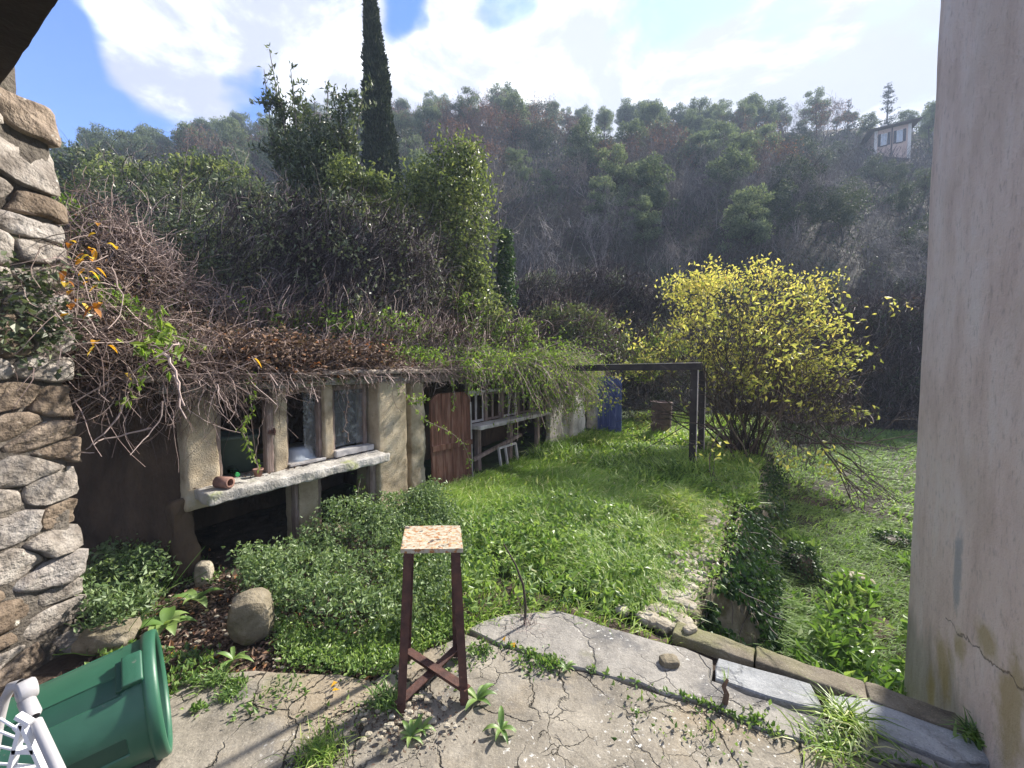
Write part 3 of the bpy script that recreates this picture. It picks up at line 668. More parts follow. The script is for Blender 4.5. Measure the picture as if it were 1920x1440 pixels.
# ================================================================== THE LOW SHED
shed = thing('low_shed', 'long low ruined shed with ochre pillars, stone sill and open windows', 'shed', L(3, -.5, 0))
def ragf(Wp):
    q = fbm(Wp, 7, 4, 77); t_, n_ = toL(Wp)
    return Wp + (np.clip(q, -.05, .5) * sstep(.62, .05, Wp[..., 2]) * .22)[..., None] * D
def part(name, m_, fn, smooth=False, label=None):
    a = Acc(); fn(a); o = a.build(name, m_, shed, smooth=smooth)
    if label: o['label'] = label
    return o
part('pillar', M['plaster'], lambda a: lrbox(a, .015, .235, -.26, .0, .50, 1.40, rad=.03, amp=.022, res=.03, seed=1, nsc=8), True)
part('pillar_foot', M['dark_plaster'], lambda a: lrbox(a, -.05, .10, -.30, -.03, -.1, .60, rad=.04, amp=.06, res=.035, seed=2, nsc=6), True)
part('pillar', M['plaster'], lambda a: lrbox(a, .645, .765, -.20, -.005, .64, 1.40, rad=.015, amp=.016, res=.03, seed=3, nsc=10), True)
part('pillar', M['plaster'], lambda a: lrbox(a, 1.115, 1.205, -.18, -.01, .68, 1.40, rad=.012, amp=.012, res=.03, seed=4, nsc=10), True)
part('pillar', M['plaster'], lambda a: lrbox(a, 1.68, 2.07, -.34, .06, -.12, 1.40, rad=.02, amp=.016, res=.035, seed=5, nsc=8), True, 'wide ochre pillar at the end of the windows')
part('pillar', M['plaster'], lambda a: lrbox(a, .835, 1.02, -.22, .02, -.12, .60, rad=.015, amp=.016, res=.03, seed=6, nsc=9), True, 'short pillar under the stone sill')
part('pillar', M['plaster'], lambda a: lrbox(a, 2.21, 2.44, -.30, -.02, -.12, 1.40, rad=.03, amp=.045, res=.035, seed=7, nsc=7), True, 'crumbling pillar beside the brown door')
part('pillar', M['white_plaster'], lambda a: lrbox(a, 6.62, 7.25, -.30, .04, -.2, 1.42, rad=.05, amp=.06, res=.05, seed=8, nsc=4), True, 'white plastered pillar beside the doorway')
part('pillar', M['white_plaster'], lambda a: lrbox(a, 8.05, 8.5, -.30, .0, -.2, 1.42, rad=.04, amp=.03, res=.08, seed=9), True)
part('panel', M['cement'], lambda a: lrbox(a, 5.75, 6.60, -.16, -.06, -.2, 1.36, rad=.02, amp=.02, res=.06, seed=10), True, 'grey rendered panel beside the white pillar')
part('sill', M['cement'], lambda a: rbox(a, L(.87, .02, .625), D * .80, N * .225, Z * .042, rad=.014, amp=.016, res=.022, nsc=16, seed=12), True, 'long mossy stone sill sticking out below the windows')
part('sill_board', M['grey_board'], lambda a: rbox(a, L(.94, -.06, .685), D * .17, N * .07 + Z * .006, Z * .012, rad=.005, amp=.006, res=.03, seed=15), False, 'loose slate board lying on the sill')
part('sill_board', M['grey_board'], lambda a: rbox(a, L(1.43, -.04, .71), D * .22, N * .06, Z * .03, rad=.006, amp=.01, res=.03, seed=16), False)
part('lintel', M['cement'], lambda a: lrbox(a, -.12, 2.12, -.30, .03, 1.385, 1.465, rad=.015, amp=.018, res=.05, seed=17), True)
part('lintel', M['old_wood'], lambda a: lrbox(a, 2.13, 8.5, -.22, .0, 1.36, 1.455, rad=.01, amp=.01, res=.12, seed=18), True)
def roof(a):
    for (t0, t1, n1, dz, sd_) in ((-.3, 1.02, .10, 0, 1), (1.04, 2.20, .14, .012, 2), (2.22, 4.3, .06, .0, 3), (4.32, 6.4, .08, .01, 4), (6.42, 8.6, .07, 0, 5)):
        c1, c0 = L((t0 + t1) / 2, n1, 1.482 + dz), L((t0 + t1) / 2, -1.32, 1.70 + dz)
        v = (c0 - c1) / 2
        rbox(a, (c0 + c1) / 2, D * (t1 - t0) / 2, v, np.cross(D, v / np.linalg.norm(v)) * .022 , rad=.01, amp=.016, res=.06, nsc=7, seed=20 + sd_)
roof_i = [(-.3, 1.02, .10, 0, 1), (1.04, 2.20, .14, .012, 2), (2.22, 4.3, .06, .0, 3), (4.32, 6.4, .08, .01, 4), (6.42, 8.6, .07, 0, 5)]
for (t0, t1, n1, dz, sd_) in roof_i:
    def rf(a, t0=t0, t1=t1, n1=n1, dz=dz, sd_=sd_):
        c1, c0 = L((t0 + t1) / 2, n1, 1.49 + dz), L((t0 + t1) / 2, -1.32, 1.70 + dz); v = (c0 - c1) / 2
        rbox(a, (c0 + c1) / 2, D * (t1 - t0) / 2, v, np.cross(D, v / np.linalg.norm(v)) * .022, rad=.01, amp=.016, res=.06, nsc=7, seed=20 + sd_)
    part('roof', M['roof_slab'], rf, True)
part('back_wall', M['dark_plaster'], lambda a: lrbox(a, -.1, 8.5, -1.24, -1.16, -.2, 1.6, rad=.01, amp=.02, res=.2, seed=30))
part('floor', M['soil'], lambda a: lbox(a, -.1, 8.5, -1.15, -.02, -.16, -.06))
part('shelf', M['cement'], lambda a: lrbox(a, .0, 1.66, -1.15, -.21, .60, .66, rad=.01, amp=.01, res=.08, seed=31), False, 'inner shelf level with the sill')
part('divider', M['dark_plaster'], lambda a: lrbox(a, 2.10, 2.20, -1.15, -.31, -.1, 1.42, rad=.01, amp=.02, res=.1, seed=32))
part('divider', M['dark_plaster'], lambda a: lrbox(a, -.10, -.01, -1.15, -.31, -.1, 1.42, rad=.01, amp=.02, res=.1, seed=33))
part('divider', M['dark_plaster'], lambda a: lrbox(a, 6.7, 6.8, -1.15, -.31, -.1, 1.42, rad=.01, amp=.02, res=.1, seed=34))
# wooden posts and jambs round the window openings
for (t_, n_, w_, z0, z1, lab) in [(.262, -.12, .045, .66, 1.38, None), (.615, -.04, .06, .665, 1.33, 'dark split window post with a rusty hinge'), (.785, -.10, .03, .68, 1.38, None), (1.095, -.09, .03, .68, 1.38, None),
                                  (1.225, -.08, .035, .70, 1.38, None), (1.62, -.12, .045, .74, 1.38, None), (.815, -.02, .03, .0, .58, 'grey jamb left of the short pillar'), (1.045, -.05, .04, .0, .58, None), (1.63, -.02, .07, .0, .60, 'reddish jamb under the end of the sill')]:
    part('jamb', M['old_wood'], lambda a: rbox(a, L(t_, n_, (z0 + z1) / 2), D * w_ / 2, N * .035, Z * (z1 - z0) / 2, rad=.006, amp=.012, res=.025, nsc=12, seed=int(t_ * 90)), True, lab)
for (t0, t1) in ((.24, .64), (.77, 1.11), (1.21, 1.66)):
    part('head_rail', M['old_wood'], lambda a: lrbox(a, t0, t1, -.14, -.08, 1.325, 1.375, rad=.006, amp=.006, res=.03, seed=35))
part('hinge', M['rust'], lambda a: (lbox(a, .60, .66, -.005, .004, 1.0, 1.03), lathe(a, L(.645, .008, .985), Z, [(0, .0), (0, .008), (.06, .008), (.06, 0)], 8)))
# second bay: sill, window row and rail below
part('sill', M['grey_board'], lambda a: rbox(a, L(4.30, .06, .70), D * 1.02, N * .12, Z * .028, rad=.008, amp=.01, res=.04, seed=36), True, 'whitish wooden sill of the rear windows')
part('rail', M['old_wood'], lambda a: bar(a, L(3.3, .03, .24), L(4.6, .0, .40), .05, .045))
for t_ in (3.32, 3.72, 4.15, 4.62, 5.10, 5.55):
    part('jamb', M['old_wood'], lambda a: rbox(a, L(t_, -.08, 1.04), D * .03, N * .03, Z * .32, rad=.005, amp=.008, res=.05, seed=int(t_ * 10)))
part('head_rail', M['grey_board'], lambda a: lrbox(a, 3.3, 5.7, -.12, -.05, 1.16, 1.20, rad=.005, amp=.004, res=.1, seed=37))
for t_ in (3.55, 4.4, 5.3):
    part('post', M['old_wood'], lambda a: lrbox(a, t_ - .04, t_ + .04, -.12, -.05, -.12, .66, rad=.006, amp=.01, res=.06, seed=int(t_ * 7)))
for i, (t0, t1) in enumerate(((3.36, 3.70), (3.76, 4.12), (4.19, 4.59), (4.66, 5.07))):
    fr = part('window_frame', M['grey_board'] if i % 2 == 0 else M['old_wood'], lambda a: [bar(a, p, q, .03, .03) for p, q in ((L(t0, -.10, .75), L(t0, -.10, 1.15)), (L(t1, -.10, .75), L(t1, -.10, 1.15)), (L(t0, -.10, .75), L(t1, -.10, .75)), (L(t0, -.10, 1.14), L(t1, -.10, 1.14)), (L((t0 + t1) / 2, -.10, .75), L((t0 + t1) / 2, -.10, 1.14)))])
# doorway lintel by the blue door
part('door_lintel', M['old_wood'], lambda a: lrbox(a, 7.2, 8.1, -.1, .05, 1.28, 1.38, rad=.008, amp=.01, res=.05, seed=38))

dg, t = mat('dusty_glass'); co = obj_co(t)
tb = t.new('ShaderNodeBsdfTransparent'); pb = t.new('ShaderNodeBsdfPrincipled'); pb.inputs['Base Color'].default_value = (.30, .31, .32, 1); pb.inputs['Roughness'].default_value = .25
mx = t.new('ShaderNodeMixShader'); t.l.new(t.rng(t.noise(co, 14, 6, .7), .45, .75, .14, .6), mx.inputs[0]); t.l.new(tb.outputs[0], mx.inputs[1]); t.l.new(pb.outputs[0], mx.inputs[2]); oo = t.new('ShaderNodeOutputMaterial'); t.l.new(mx.outputs[0], oo.inputs[0]); M['dusty_glass'] = dg
part('window_pane', dg, lambda a: lbox(a, 1.245, 1.60, -.105, -.100, .76, 1.33), False, 'dusty pane in the third window')
part('window_pane', dg, lambda a: lbox(a, .96, 1.08, -.105, -.100, .74, 1.33), False, 'narrow dusty pane in the second window')
# ---- brown plank door with a rounded head
door = thing('plank_door', 'weathered brown plank door with rounded top leaning between the pillars', 'door', L(2.9, .06, -.08))
dc = L(2.50, .04, -.09); du = D * .985 + N * .03; du /= np.linalg.norm(du); dv = Z * .998 - N * .03
wd = .74; zt = 1.30
edges = np.cumsum([0, .19, .17, .20, .18])
for i in range(4):
    a = Acc(); x0, x1 = edges[i] + .004, edges[i + 1] - .004
    xs_ = np.linspace(x0, x1, 7); arch = lambda x: zt - .10 * max(0, (abs(x - wd / 2) - .22) / .15) ** 2
    front = []; 
    for x in xs_: front.append((x, .0 + .012 * rng.random(), arch(x)))
    V = []
    for th_ in (0, .028):
        for (x, zb, zt_) in front: V += [dc + du * x + dv * zb - N * th_ , dc + du * x + dv * zt_ - N * th_]
    m7 = len(xs_); F = []
    for k in range(m7 - 1):
        F += [[2 * k, 2 * k + 2, 2 * k + 3, 2 * k + 1], [2 * (k + m7), 2 * (k + m7) + 1, 2 * (k + m7) + 3, 2 * (k + m7) + 2], [2 * k + 1, 2 * k + 3, 2 * (k + m7) + 3, 2 * (k + m7) + 1]]
    F += [[0, 1, 2 * m7 + 1, 2 * m7], [2 * m7 - 2, 2 * m7 * 2 - 2, 2 * m7 * 2 - 1, 2 * m7 - 1]]
    a.add(V, F); a.build('plank', M['brown_door'], door)
a = Acc(); bar(a, dc + du * .0 + dv * .62 + N * .012, dc + du * wd + dv * .60 + N * .012, .02, .07); a.build('batten', M['brown_door'], door)
a = Acc(); bar(a, dc + du * .01 + dv * 1.02 - N * .042, dc + du * (wd - .01) + dv * 1.02 - N * .042, .02, .07); a.build('batten', M['brown_door'], door)
a = Acc(); bar(a, dc + du * wd + dv * .02, dc + du * wd + dv * 1.15, .012, .03); a.build('edge_strip', M['grey_board'], door)

# ---- blue ledged door swung open
bd = thing('blue_door', 'faded blue plank door swung open at the shed end', 'door', L(8.0, .3, -.1))
for i in range(4):
    a = Acc(); n0 = .02 + i * .145
    rbox(a, L(8.0, n0 + .0715, .62), N * .0695, D * .012, Z * .66, rad=.004, amp=.002, res=.08, seed=i); a.build('plank', M['blue_paint'], bd)
for z_ in (.08, 1.12):
    a = Acc(); bar(a, L(7.982, .03, z_), L(7.982, .58, z_), .02, .08, (0, 0, 1)); a.build('ledge', M['blue_paint'], bd)
a = Acc(); bar(a, L(7.975, .55, .10), L(7.975, .10, 1.08), .02, .05); a.build('brace', M['blue_paint'], bd)

# ---- loose small window sash leaning below the rear sill
ws = thing('loose_sash', 'small whitish window sash leaning below the rear sill', 'window frame', L(4.0, .12, -.05))
b0 = L(3.75, .22, -.08); uu = D; vv = Z * .985 - N * .17
for (p, q) in (((0, 0), (0, .42)), ((.46, 0), (.46, .42)), ((0, 0), (.46, 0)), ((0, .42), (.46, .42)), ((.17, 0), (.17, .42))):
    a = Acc(); bar(a, b0 + uu * p[0] + vv * p[1], b0 + uu * q[0] + vv * q[1], .028, .03, N); a.build('sash_bar', M['grey_board'], ws)

# ---- things standing in the first window
tubo = thing('green_tub', 'dark green plastic tub standing in the first window opening', 'tub', L(.50, -.36, .66))
a = Acc(); sq = lambda th, s_: 1 / (np.abs(np.cos(th - .6)) ** 6 + np.abs(np.sin(th - .6)) ** 6) ** (1 / 6.)
lathe(a, L(.50, -.36, .662), Z, [(0, .02), (0, .13), (.01, .14), (.30, .165), (.31, .18), (.325, .18), (.325, .165), (.31, .155), (.02, .13), (.02, .01)], 40, sq); a.build('body', M['tub'], tubo, smooth=True)
a = Acc(); lathe(a, L(.50, -.36, .955), Z, [(0, .170), (0, .185), (.022, .187), (.03, .178)], 40, sq); a.build('rim', M['tub'], tubo, smooth=True)
a = Acc(); c_ = G(432, 905, .712); lathe(a, c_, -N * .75 - D * .35 , [(.0, .027), (0, .042), (.11, .043), (.11, .030), (.0, .027)], 20)
tag(a.build('clay_pipe', M['clay'], None, smooth=True, loc=tuple(c_)), 'short clay pipe lying at the left end of the sill', 'pipe')
btl = thing('bottle', 'dark green bottle with bright green cap lying on the sill', 'bottle', L(.45, .0, .69))
bc = G(432, 880, .705); ba = G(466, 905, .70) - bc; ba /= np.linalg.norm(ba)
a = Acc(); lathe(a, bc, ba, [(0, .0), (0, .030), (.01, .034), (.13, .034), (.16, .024), (.185, .013), (.215, .012)], 20); a.build('body', M['glass_green'], btl, smooth=True)
a = Acc(); lathe(a, bc + ba * .205, ba, [(0, .013), (0, .016), (.028, .016), (.028, .0)], 14); a.build('cap', M['cap_green'], btl)
pot = thing('clay_pot', 'small terracotta pot in front of the green tub', 'pot', G(484, 893, .668))
a = Acc(); lathe(a, G(484, 893, .668), Z, [(0, 0), (0, .026), (.05, .035), (.05, .040), (.062, .040), (.062, .033), (.03, .02), (.03, 0)], 18); a.build('body', M['clay'], pot, smooth=True)
bas = thing('basin', 'pale grey enamel basin lying upside down behind the slate board', 'basin', L(.97, -.19, .70))
a = Acc(); lathe(a, L(.97, -.20, .695), Z, [(0, .165), (.012, .17), (.02, .15), (.09, .125), (.105, .11), (.11, 0)], 32, lambda th, s_: 1 / ((np.abs(np.cos(th))) ** 2.4 + (np.abs(np.sin(th)) * 1.25) ** 2.4) ** (1 / 2.4)); a.build('body', M['basin'], bas, smooth=True)
a = Acc(); lathe(a, L(.97, -.20, .690), Z, [(0, .165), (0, .182), (.01, .182), (.012, .165)], 32, lambda th, s_: 1 / ((np.abs(np.cos(th))) ** 2.4 + (np.abs(np.sin(th)) * 1.25) ** 2.4) ** (1 / 2.4)); a.build('rim', M['basin'], bas, smooth=True)

# ================================================================== PERGOLA FRAME, DRUM
pg = thing('pergola_frame', 'dark metal frame with two posts and a crossbar standing in the grass', 'frame', G(1298, 873))
p1, p2 = G(1298, 878), G(1314, 848)
for p, w_ in ((p1, .10), (p2, .10)):
    a = Acc(); rbox(a, p + Z * .72, N * w_ / 2 + D * 0, D * .035, Z * .80, rad=.006, amp=.003, res=.1); a.build('post', M['black_metal'], pg)
    a = Acc(); bar(a, p + N * .055 - D * .036 + Z * -.05, p + N * .055 - D * .036 + Z * 1.50, .012, .012); a.build('edge_strip', M['grey_board'], pg)
a = Acc(); bar(a, p1 + Z * 1.545 + N * .10, p1 + Z * 1.50 - N * 2.2, .10, .10); a.build('crossbar', M['black_metal'], pg)
a = Acc(); bar(a, p1 + Z * 1.54 - D * .05, p2 + Z * 1.54 + D * .08, .08, .07); a.build('crossbar', M['black_metal'], pg)
a = Acc(); bar(a, p1 + Z * 1.602 + N * .10, p1 + Z * 1.557 - N * 2.2, .11, .008); a.build('flashing', M['grey_board'], pg)

dm = thing('steel_drum', 'rusty brown steel drum standing behind the pergola frame', 'drum', G(1238, 815))
dc_ = G(1238, 815) * [1, 1, 0] + Z * -.05
def rings(s_): return 1
a = Acc(); prof = [(0, 0), (0, .22)]
for s_ in np.linspace(.02, .76, 26):
    prof.append((s_, .215 + .012 * math.exp(-((s_ - .27) / .018) ** 2) + .012 * math.exp(-((s_ - .52) / .018) ** 2)))
prof += [(.78, .222), (.79, .222), (.79, .21), (.765, .208), (.765, 0)]
lathe(a, dc_, Z + N * .03, prof, 32); a.build('body', M['drum'], dm, smooth=True)
a = Acc(); lathe(a, dc_ + Z * .772, Z + N * .03, [(0, .221), (0, .229), (.016, .229), (.016, .215)], 32); a.build('rim', M['drum'], dm, smooth=True)

# ================================================================== STOOL
st = thing('stool', 'tall rusty steel stool with peeling square top on the patio', 'stool', (-.42, 1.95, 0))
HT = .745
tops = [G(752, 1031, HT), G(867, 1030, HT), G(862, 987, HT), G(760, 988, HT)]
feet = [G(745, 1337), G(878, 1322), G(862, 1232), G(757, 1240)]
tc_ = sum(tops) / 4
ex = (tops[1] - tops[0] + tops[2] - tops[3]) / 4; ey = (tops[3] - tops[0] + tops[2] - tops[1]) / 4
a = Acc(); rbox(a, tc_ - Z * .006, ex * 1.02, ey * 1.02, Z * .011, rad=.003, amp=.004, res=.03, nsc=10); a.build('seat', M['peel'], st)
for i in range(4):
    tp = tops[i] * 1.0; tp = tc_ + (tops[i] - tc_) * .91 - Z * .018; ft = feet[i]
    a = Acc(); dd = tp - ft; ln = np.linalg.norm(dd); dd /= ln
    sx = ex / np.linalg.norm(ex) * (1 if i in (0, 3) else -1); sy = ey / np.linalg.norm(ey) * (1 if i < 2 else -1)
    m_ = (tp + ft) / 2
    obox(a, m_ + sx * .018, sx * .0185, sy * .0025, dd * ln / 2); obox(a, m_ + sy * .0205, sx * .0025, sy * .018, dd * ln / 2)
    a.build('leg', M['rust'], st)
for (i, j) in ((0, 2), (1, 3)):
    p = feet[i] + (tops[i] - feet[i]) * (.055 if i == 0 else .10); q = feet[j] + (tops[j] - feet[j]) * .10
    a = Acc(); up2 = Z * .999
    bar(a, p + Z * (.004 if i else 0), q + Z * (.004 if i else 0), .042, .005); bar(a, p - Z * .016 + (q - p) * .02, q - Z * .016, .005, .030); a.build('brace', M['rust'], st)

# ================================================================== GREEN BIN LYING ON ITS SIDE
rc = G(292, 1418) * [1, 1, 0] + Z * .232; rc = AY(300, 1303, rc[1] + .055)
bcn = AY(20, 1462, 1.36)
rc[2] = max(rc[2], .236); bcn[2] = .20
bx = (rc - bcn) / np.linalg.norm(rc - bcn); BL = .62; b_o = rc - bx * BL
bn = thing('dustbin', 'green plastic dustbin lying on its side at the patio corner', 'bin', rc * [1, 1, 0])
def ribmod(th, s_):
    q = (th * 6 / (2 * math.pi)) % 1.0
    k = 1.0 if .03 < s_ < BL - .09 else 0
    return 1 - k * .040 * ((q < .30) | (q > .96)).astype(float) * 1.0
a = Acc(); prof = [(0, 0), (0, .165), (.008, .178)] + [(s_, .180 + (s_ / BL) * .042) for s_ in (.03, .032, .1, .2, .3, .4, .5, BL - .095, BL - .09)] + [(BL - .03, .222), (BL - .03, .234)]
lathe(a, b_o, bx, prof, 240, ribmod); a.build('body', M['bin'], bn, smooth=False)
a = Acc(); lathe(a, b_o, bx, [(BL - .03, .224), (BL - .032, .236), (BL - .02, .240), (BL - .0, .241), (BL + .012, .236), (BL + .014, .224), (BL + .0, .218), (BL - .03, .216)], 96); a.build('rim', M['bin'], bn, smooth=True)
a = Acc(); lathe(a, b_o, bx, [(BL, .216), (.3, .196), (.02, .17), (.015, 0)], 64); a.build('lining', M['bin_dark'], bn, smooth=True)
fu = frame(bx)
view = -(rc - np.array([0, 0, CAMZ])); view /= np.linalg.norm(view); up3 = Z - bx * (Z @ bx); up3 /= np.linalg.norm(up3); sdv = np.cross(bx, up3)
if sdv @ view < 0: sdv = -sdv
for sg, ang in ((1, 52), (1, 52 + 180)):
    rd = up3 * math.cos(R(ang - 22)) + sdv * math.sin(R(ang - 22)); tg = np.cross(bx, rd)
    a = Acc(); rbox(a, b_o + bx * (BL - .055) + rd * .232, bx * .030, tg * .060, rd * .014, rad=.007, amp=.0, res=.02)
    a.build('handle', M['bin'], bn, smooth=True)
    a = Acc(); rbox(a, b_o + bx * (BL - .092) + rd * .214, bx * .012, tg * .058, rd * .010, rad=.004, amp=.0, res=.03); a.build('handle_dark_block', M['bin_dark'], bn)  # raised block in darker green behind the handle, no hollow is cut

# ================================================================== CLOTHES AIRER (only its corner shows)
ar = thing('clothes_airer', 'grey and white folding clothes airer at the bottom left corner', 'airer', (-1.45, .75, 0))
J = AY(44, 1302, 1.02); Jd = AY(-60, 1480, .98)
def tube(a, pts, r_, sides=14):
    pts = np.array(pts, float)[None]; strands(a, pts, np.full((1, pts.shape[1]), r_), sides)
low = AY(118, 1462, .90); 
fl = J + (low - J) / (J[2] - low[2]) * J[2]
a = Acc(); tube(a, [J + (fl - J) * .05, J + (fl - J) * .35, fl], .0115); a.build('leg', M['grey_tube'], ar, smooth=True)
l2 = AY(-30, 1400, 1.0); f2 = J + (l2 - J) / (J[2] - l2[2]) * J[2]; f2 = np.array([J[0] - .55, .95, 0.0])
arc = [J + np.array([-.005, 0, .028]), J + np.array([-.03, 0, .022]), J + np.array([-.055, 0, -.02]), J + np.array([-.075, 0, -.09]), J + np.array([-.10, -.0, -.20]), J + np.array([-.18, -.0, -.45]), f2]
a = Acc(); tube(a, arc, .012); a.build('leg', M['grey_tube'], ar, smooth=True)
a = Acc(); hv = np.array([.45, .89, 0.]); 
lathe(a, J + np.array([0.01, .0, .012]) - hv * .018, hv, [(0, .009), (0, .023), (.004, .026), (.030, .026), (.034, .023), (.034, .009), (0, .009)], 28); a.build('joint_ring', M['grey_tube'], ar, smooth=True)
a = Acc(); dl = (fl - J) / np.linalg.norm(fl - J); lathe(a, J + dl * .022, dl, [(0, .011), (.0, .0165), (.05, .0165), (.055, .014), (.06, .011)], 22); a.build('joint_socket', M['grey_tube'], ar, smooth=True)
# white hinge bracket and top frame wires
k0 = J + dl * .14 + np.array([-.045, 0, .03])
a = Acc()
for (p, q) in (((0, .0), (-.05, -.16)), ((.0, 0), (.055, -.15)), ((-.026, -.07), (.028, -.07)), ((-.012, .02), (.02, .0)), ((-.04, -.12), (.045, -.12))):
    bar(a, k0 + np.array([p[0], 0, p[1]]), k0 + np.array([q[0], 0, q[1]]), .014, .011)
a.build('hinge_bracket', M['white_plastic'], ar)
for i in range(6):
    s_ = AY(-90, 1195 + i * 52, 1.10); e_ = AY(62 + i * 14, 1350 + i * 26 - 60, 1.04)
    s_ = AY(-120, 1290 + i * 50 - 20, 1.06); e_ = AY(40 + i * 17, 1372 + i * 22, 1.0)
    a = Acc(); tube(a, [s_, (s_ + e_) / 2 - Z * .003, e_], .0032, 8); a.build('wire', M['white_plastic'], ar, smooth=True)
a = Acc(); tube(a, [AY(30, 1362, 1.0), AY(75, 1405, .985), AY(128, 1478, .96)], .0075, 10); a.build('top_rail', M['white_plastic'], ar, smooth=True)

# ================================================================== ROCKS
def rk(label, c, size, seed, rot=0, amp=.22, m_='rock', cat='rock', flat=.75, group=None):
    a = Acc(); rock(a, c, size, seed, 9, amp, flat, rot=rot); o = a.build('rock', M[m_], None, smooth=True, loc=tuple(np.asarray(c) - [0, 0, size[2] * .9]))
    return tag(o, label, cat, group)
c_ = G(472, 1188) * [1, 1, 0] + Z * .10; rk('upright mossy boulder beside the concrete, in front of the green bushes', c_, (.12, .10, .15), 4, .5)
c_ = G(205, 1205) * [1, 1, 0] + Z * .04; rk('flat brown rock at the foot of the stone wall', c_, (.15, .10, .07), 9, .2)
c_ = G(1254, 1245) * [1, 1, 0] + Z * .01; rk('small round moss covered lump on the rear slab', c_, (.055, .045, .03), 12, .1, m_='moss_rock' if 'moss_rock' in M else 'rock')
c_ = G(1294, 1186) * [1, 1, 0] + Z * .02; rk('small pale stone on the end of the kerb', c_, (.05, .03, .02), 14, .4, m_='gravel')
c_ = G(620, 1000) * [1, 1, 0] + Z * .02; rk('pale stone half hidden under the sill end', c_, (.12, .09, .06), 15, .4)
c_ = AY(1606, 1135, 3.9); c_[2] = gz(c_[0], c_[1]) + .10; rk('pale flat rock lying among the weeds of the lower field', c_, (.13, .08, .05), 16, -.4, m_='gravel')
c_ = G(383, 1085) * [1, 1, 0] + Z * .04; rk('whitish broken stone at the foot of the first pillar', c_, (.06, .06, .10), 19, .4, m_='gravel')

# ================================================================== RETAINING WALL OF THE TERRACE
rw = thing('retaining_wall', 'crumbling rubble retaining wall between upper grass and lower field', 'wall', L(3.5, 3.15, -.8))
a = Acc(); rbox(a, L(4.95, 3.06, -.50), D * 3.46, N * .10, Z * .45, rad=.03, amp=.05, res=.09, nsc=4, seed=51); a.build('core', M['gravel'], rw, smooth=True)
stones(rw, L(1.45, 3.15), -D, N, -3.6, .0, -.80, .0, (.10, .2), (.14, .32), [M['gravel'], M['rock'], STM[3]], seed=33, depth=.05, na=14)
for i in range(170):
    t_ = 1.45 + 2.6 * rng.random() ** 1.7; n_ = 3.13 - abs(rng.normal()) * .13; s_ = rng.uniform(.018, .06)
    a = Acc(); P = L(t_, n_, 0); P[2] = float(terr_z(t_, min(n_, 3.0))) + .035
    if t_ < 1.7: P[2] -= .02
    rock(a, P, (s_ * rng.uniform(.8, 1.4), s_, s_ * .55), i, 5, .25, rot=rng.uniform(0, 3)); a.build('stone', M['gravel'], rw, smooth=True)

# ================================================================== GRASS
def poly_mask(P, poly):
    x, y = P[:, 0], P[:, 1]; ins = np.zeros(len(P), bool); poly = np.asarray(poly)[:, :2]; j = len(poly) - 1
    for i in range(len(poly)):
        xi, yi, xj, yj = *poly[i], *poly[j]
        c = ((yi > y) != (yj > y)) & (x < (xj - xi) * (y - yi) / (yj - yi + 1e-12) + xi); ins ^= c; j = i
    return ins
GRASS_EDGE = GP([(700, 1235), (760, 1222), (850, 1192), (905, 1166), (960, 1153), (1040, 1146), (1100, 1162), (1150, 1182), (1215, 1200), (1262, 1208)])
gpoly = list(GRASS_EDGE) + [L(1.5, 3.16), L(12.5, 3.2), L(12.5, .05), L(2.2, .05), L(1.6, .5)]
def scat(n, t0, t1, n0, n1, poly=None, dens=None):
    t = rng.uniform(t0, t1, n); q = rng.uniform(n0, n1, n); P = L(t, q)
    m = np.ones(n, bool)
    if poly is not None: m &= poly_mask(P, poly)
    if dens is not None: m &= rng.random(n) < dens(P)
    return P[m], t[m], q[m]
clump = lambda P: np.clip(.25 + 2.6 * (fbm(P, 2.2, 3, 61) + .14), .12, 1)
a = Acc()
P, t, q = scat(105000, .3, 4.2, .2, 3.25, gpoly, clump)
P[:, 2] = terr_z(t, np.minimum(q, 3.05))
sz = .6 + 1.6 * np.clip(fbm(P, 1.6, 3, 62) + .25, 0, 1)
flow = fbm(P, .9, 2, 63) * 9; nn_ = len(P)
edge = sstep(3.2, 2.6, q) * .5 + .5
h = rng.uniform(.09, .26, nn_) * sz * edge * (.55 + .45 * sstep(1.2, 2.3, t))
col = np.clip(.42 + .5 * fbm(P, 1.1, 3, 64) + rng.normal(size=nn_) * .18 + .22 * sstep(2.3, 3.1, q), 0, 1)
col[rng.random(nn_) < .05] = 1.0
blades(a, P, h, rng.uniform(.5, 1.5, nn_), flow + rng.normal(size=nn_) * 1.0, rng.uniform(.005, .011, nn_), 4, col)
tag(a.build('grass', M['grass']), 'lush bright green grass on the terrace near the patio', 'grass', kind='stuff')
a = Acc()
P, t, q = scat(70000, 4.0, 12.6, .05, 3.4, None, clump)
P[:, 2] = terr_z(t, np.minimum(q, 3.05)) - .02; nn_ = len(P)
sz = .6 + 1.5 * np.clip(fbm(P, 1.2, 3, 62) + .25, 0, 1)
h = rng.uniform(.08, .30, nn_) * sz * (.7 + 1.2 * np.clip(fbm(P, 3.5, 2, 66) + .2, 0, 1))
blades(a, P, h, rng.uniform(.4, 1.4, nn_), fbm(P, .9, 2, 63) * 9 + rng.normal(size=nn_), rng.uniform(.010, .026, nn_), 3, np.clip(.42 + .9 * fbm(P, 1.3, 3, 64) + rng.normal(size=nn_) * .24, 0, 1))
P, t, q = scat(9000, 3.0, 12, .1, 3.2, None, lambda P: np.clip(-.1 + 4 * (fbm(P, 1.8, 3, 67) + .05), 0, 1)); P[:, 2] = terr_z(t, np.minimum(q, 3.05)) + .05 + rng.random(len(P)) * .10; leaves(a, P, rdir(len(P), .3), rng.uniform(.04, .10, len(P)), .4, .3, rng.random(len(P)))
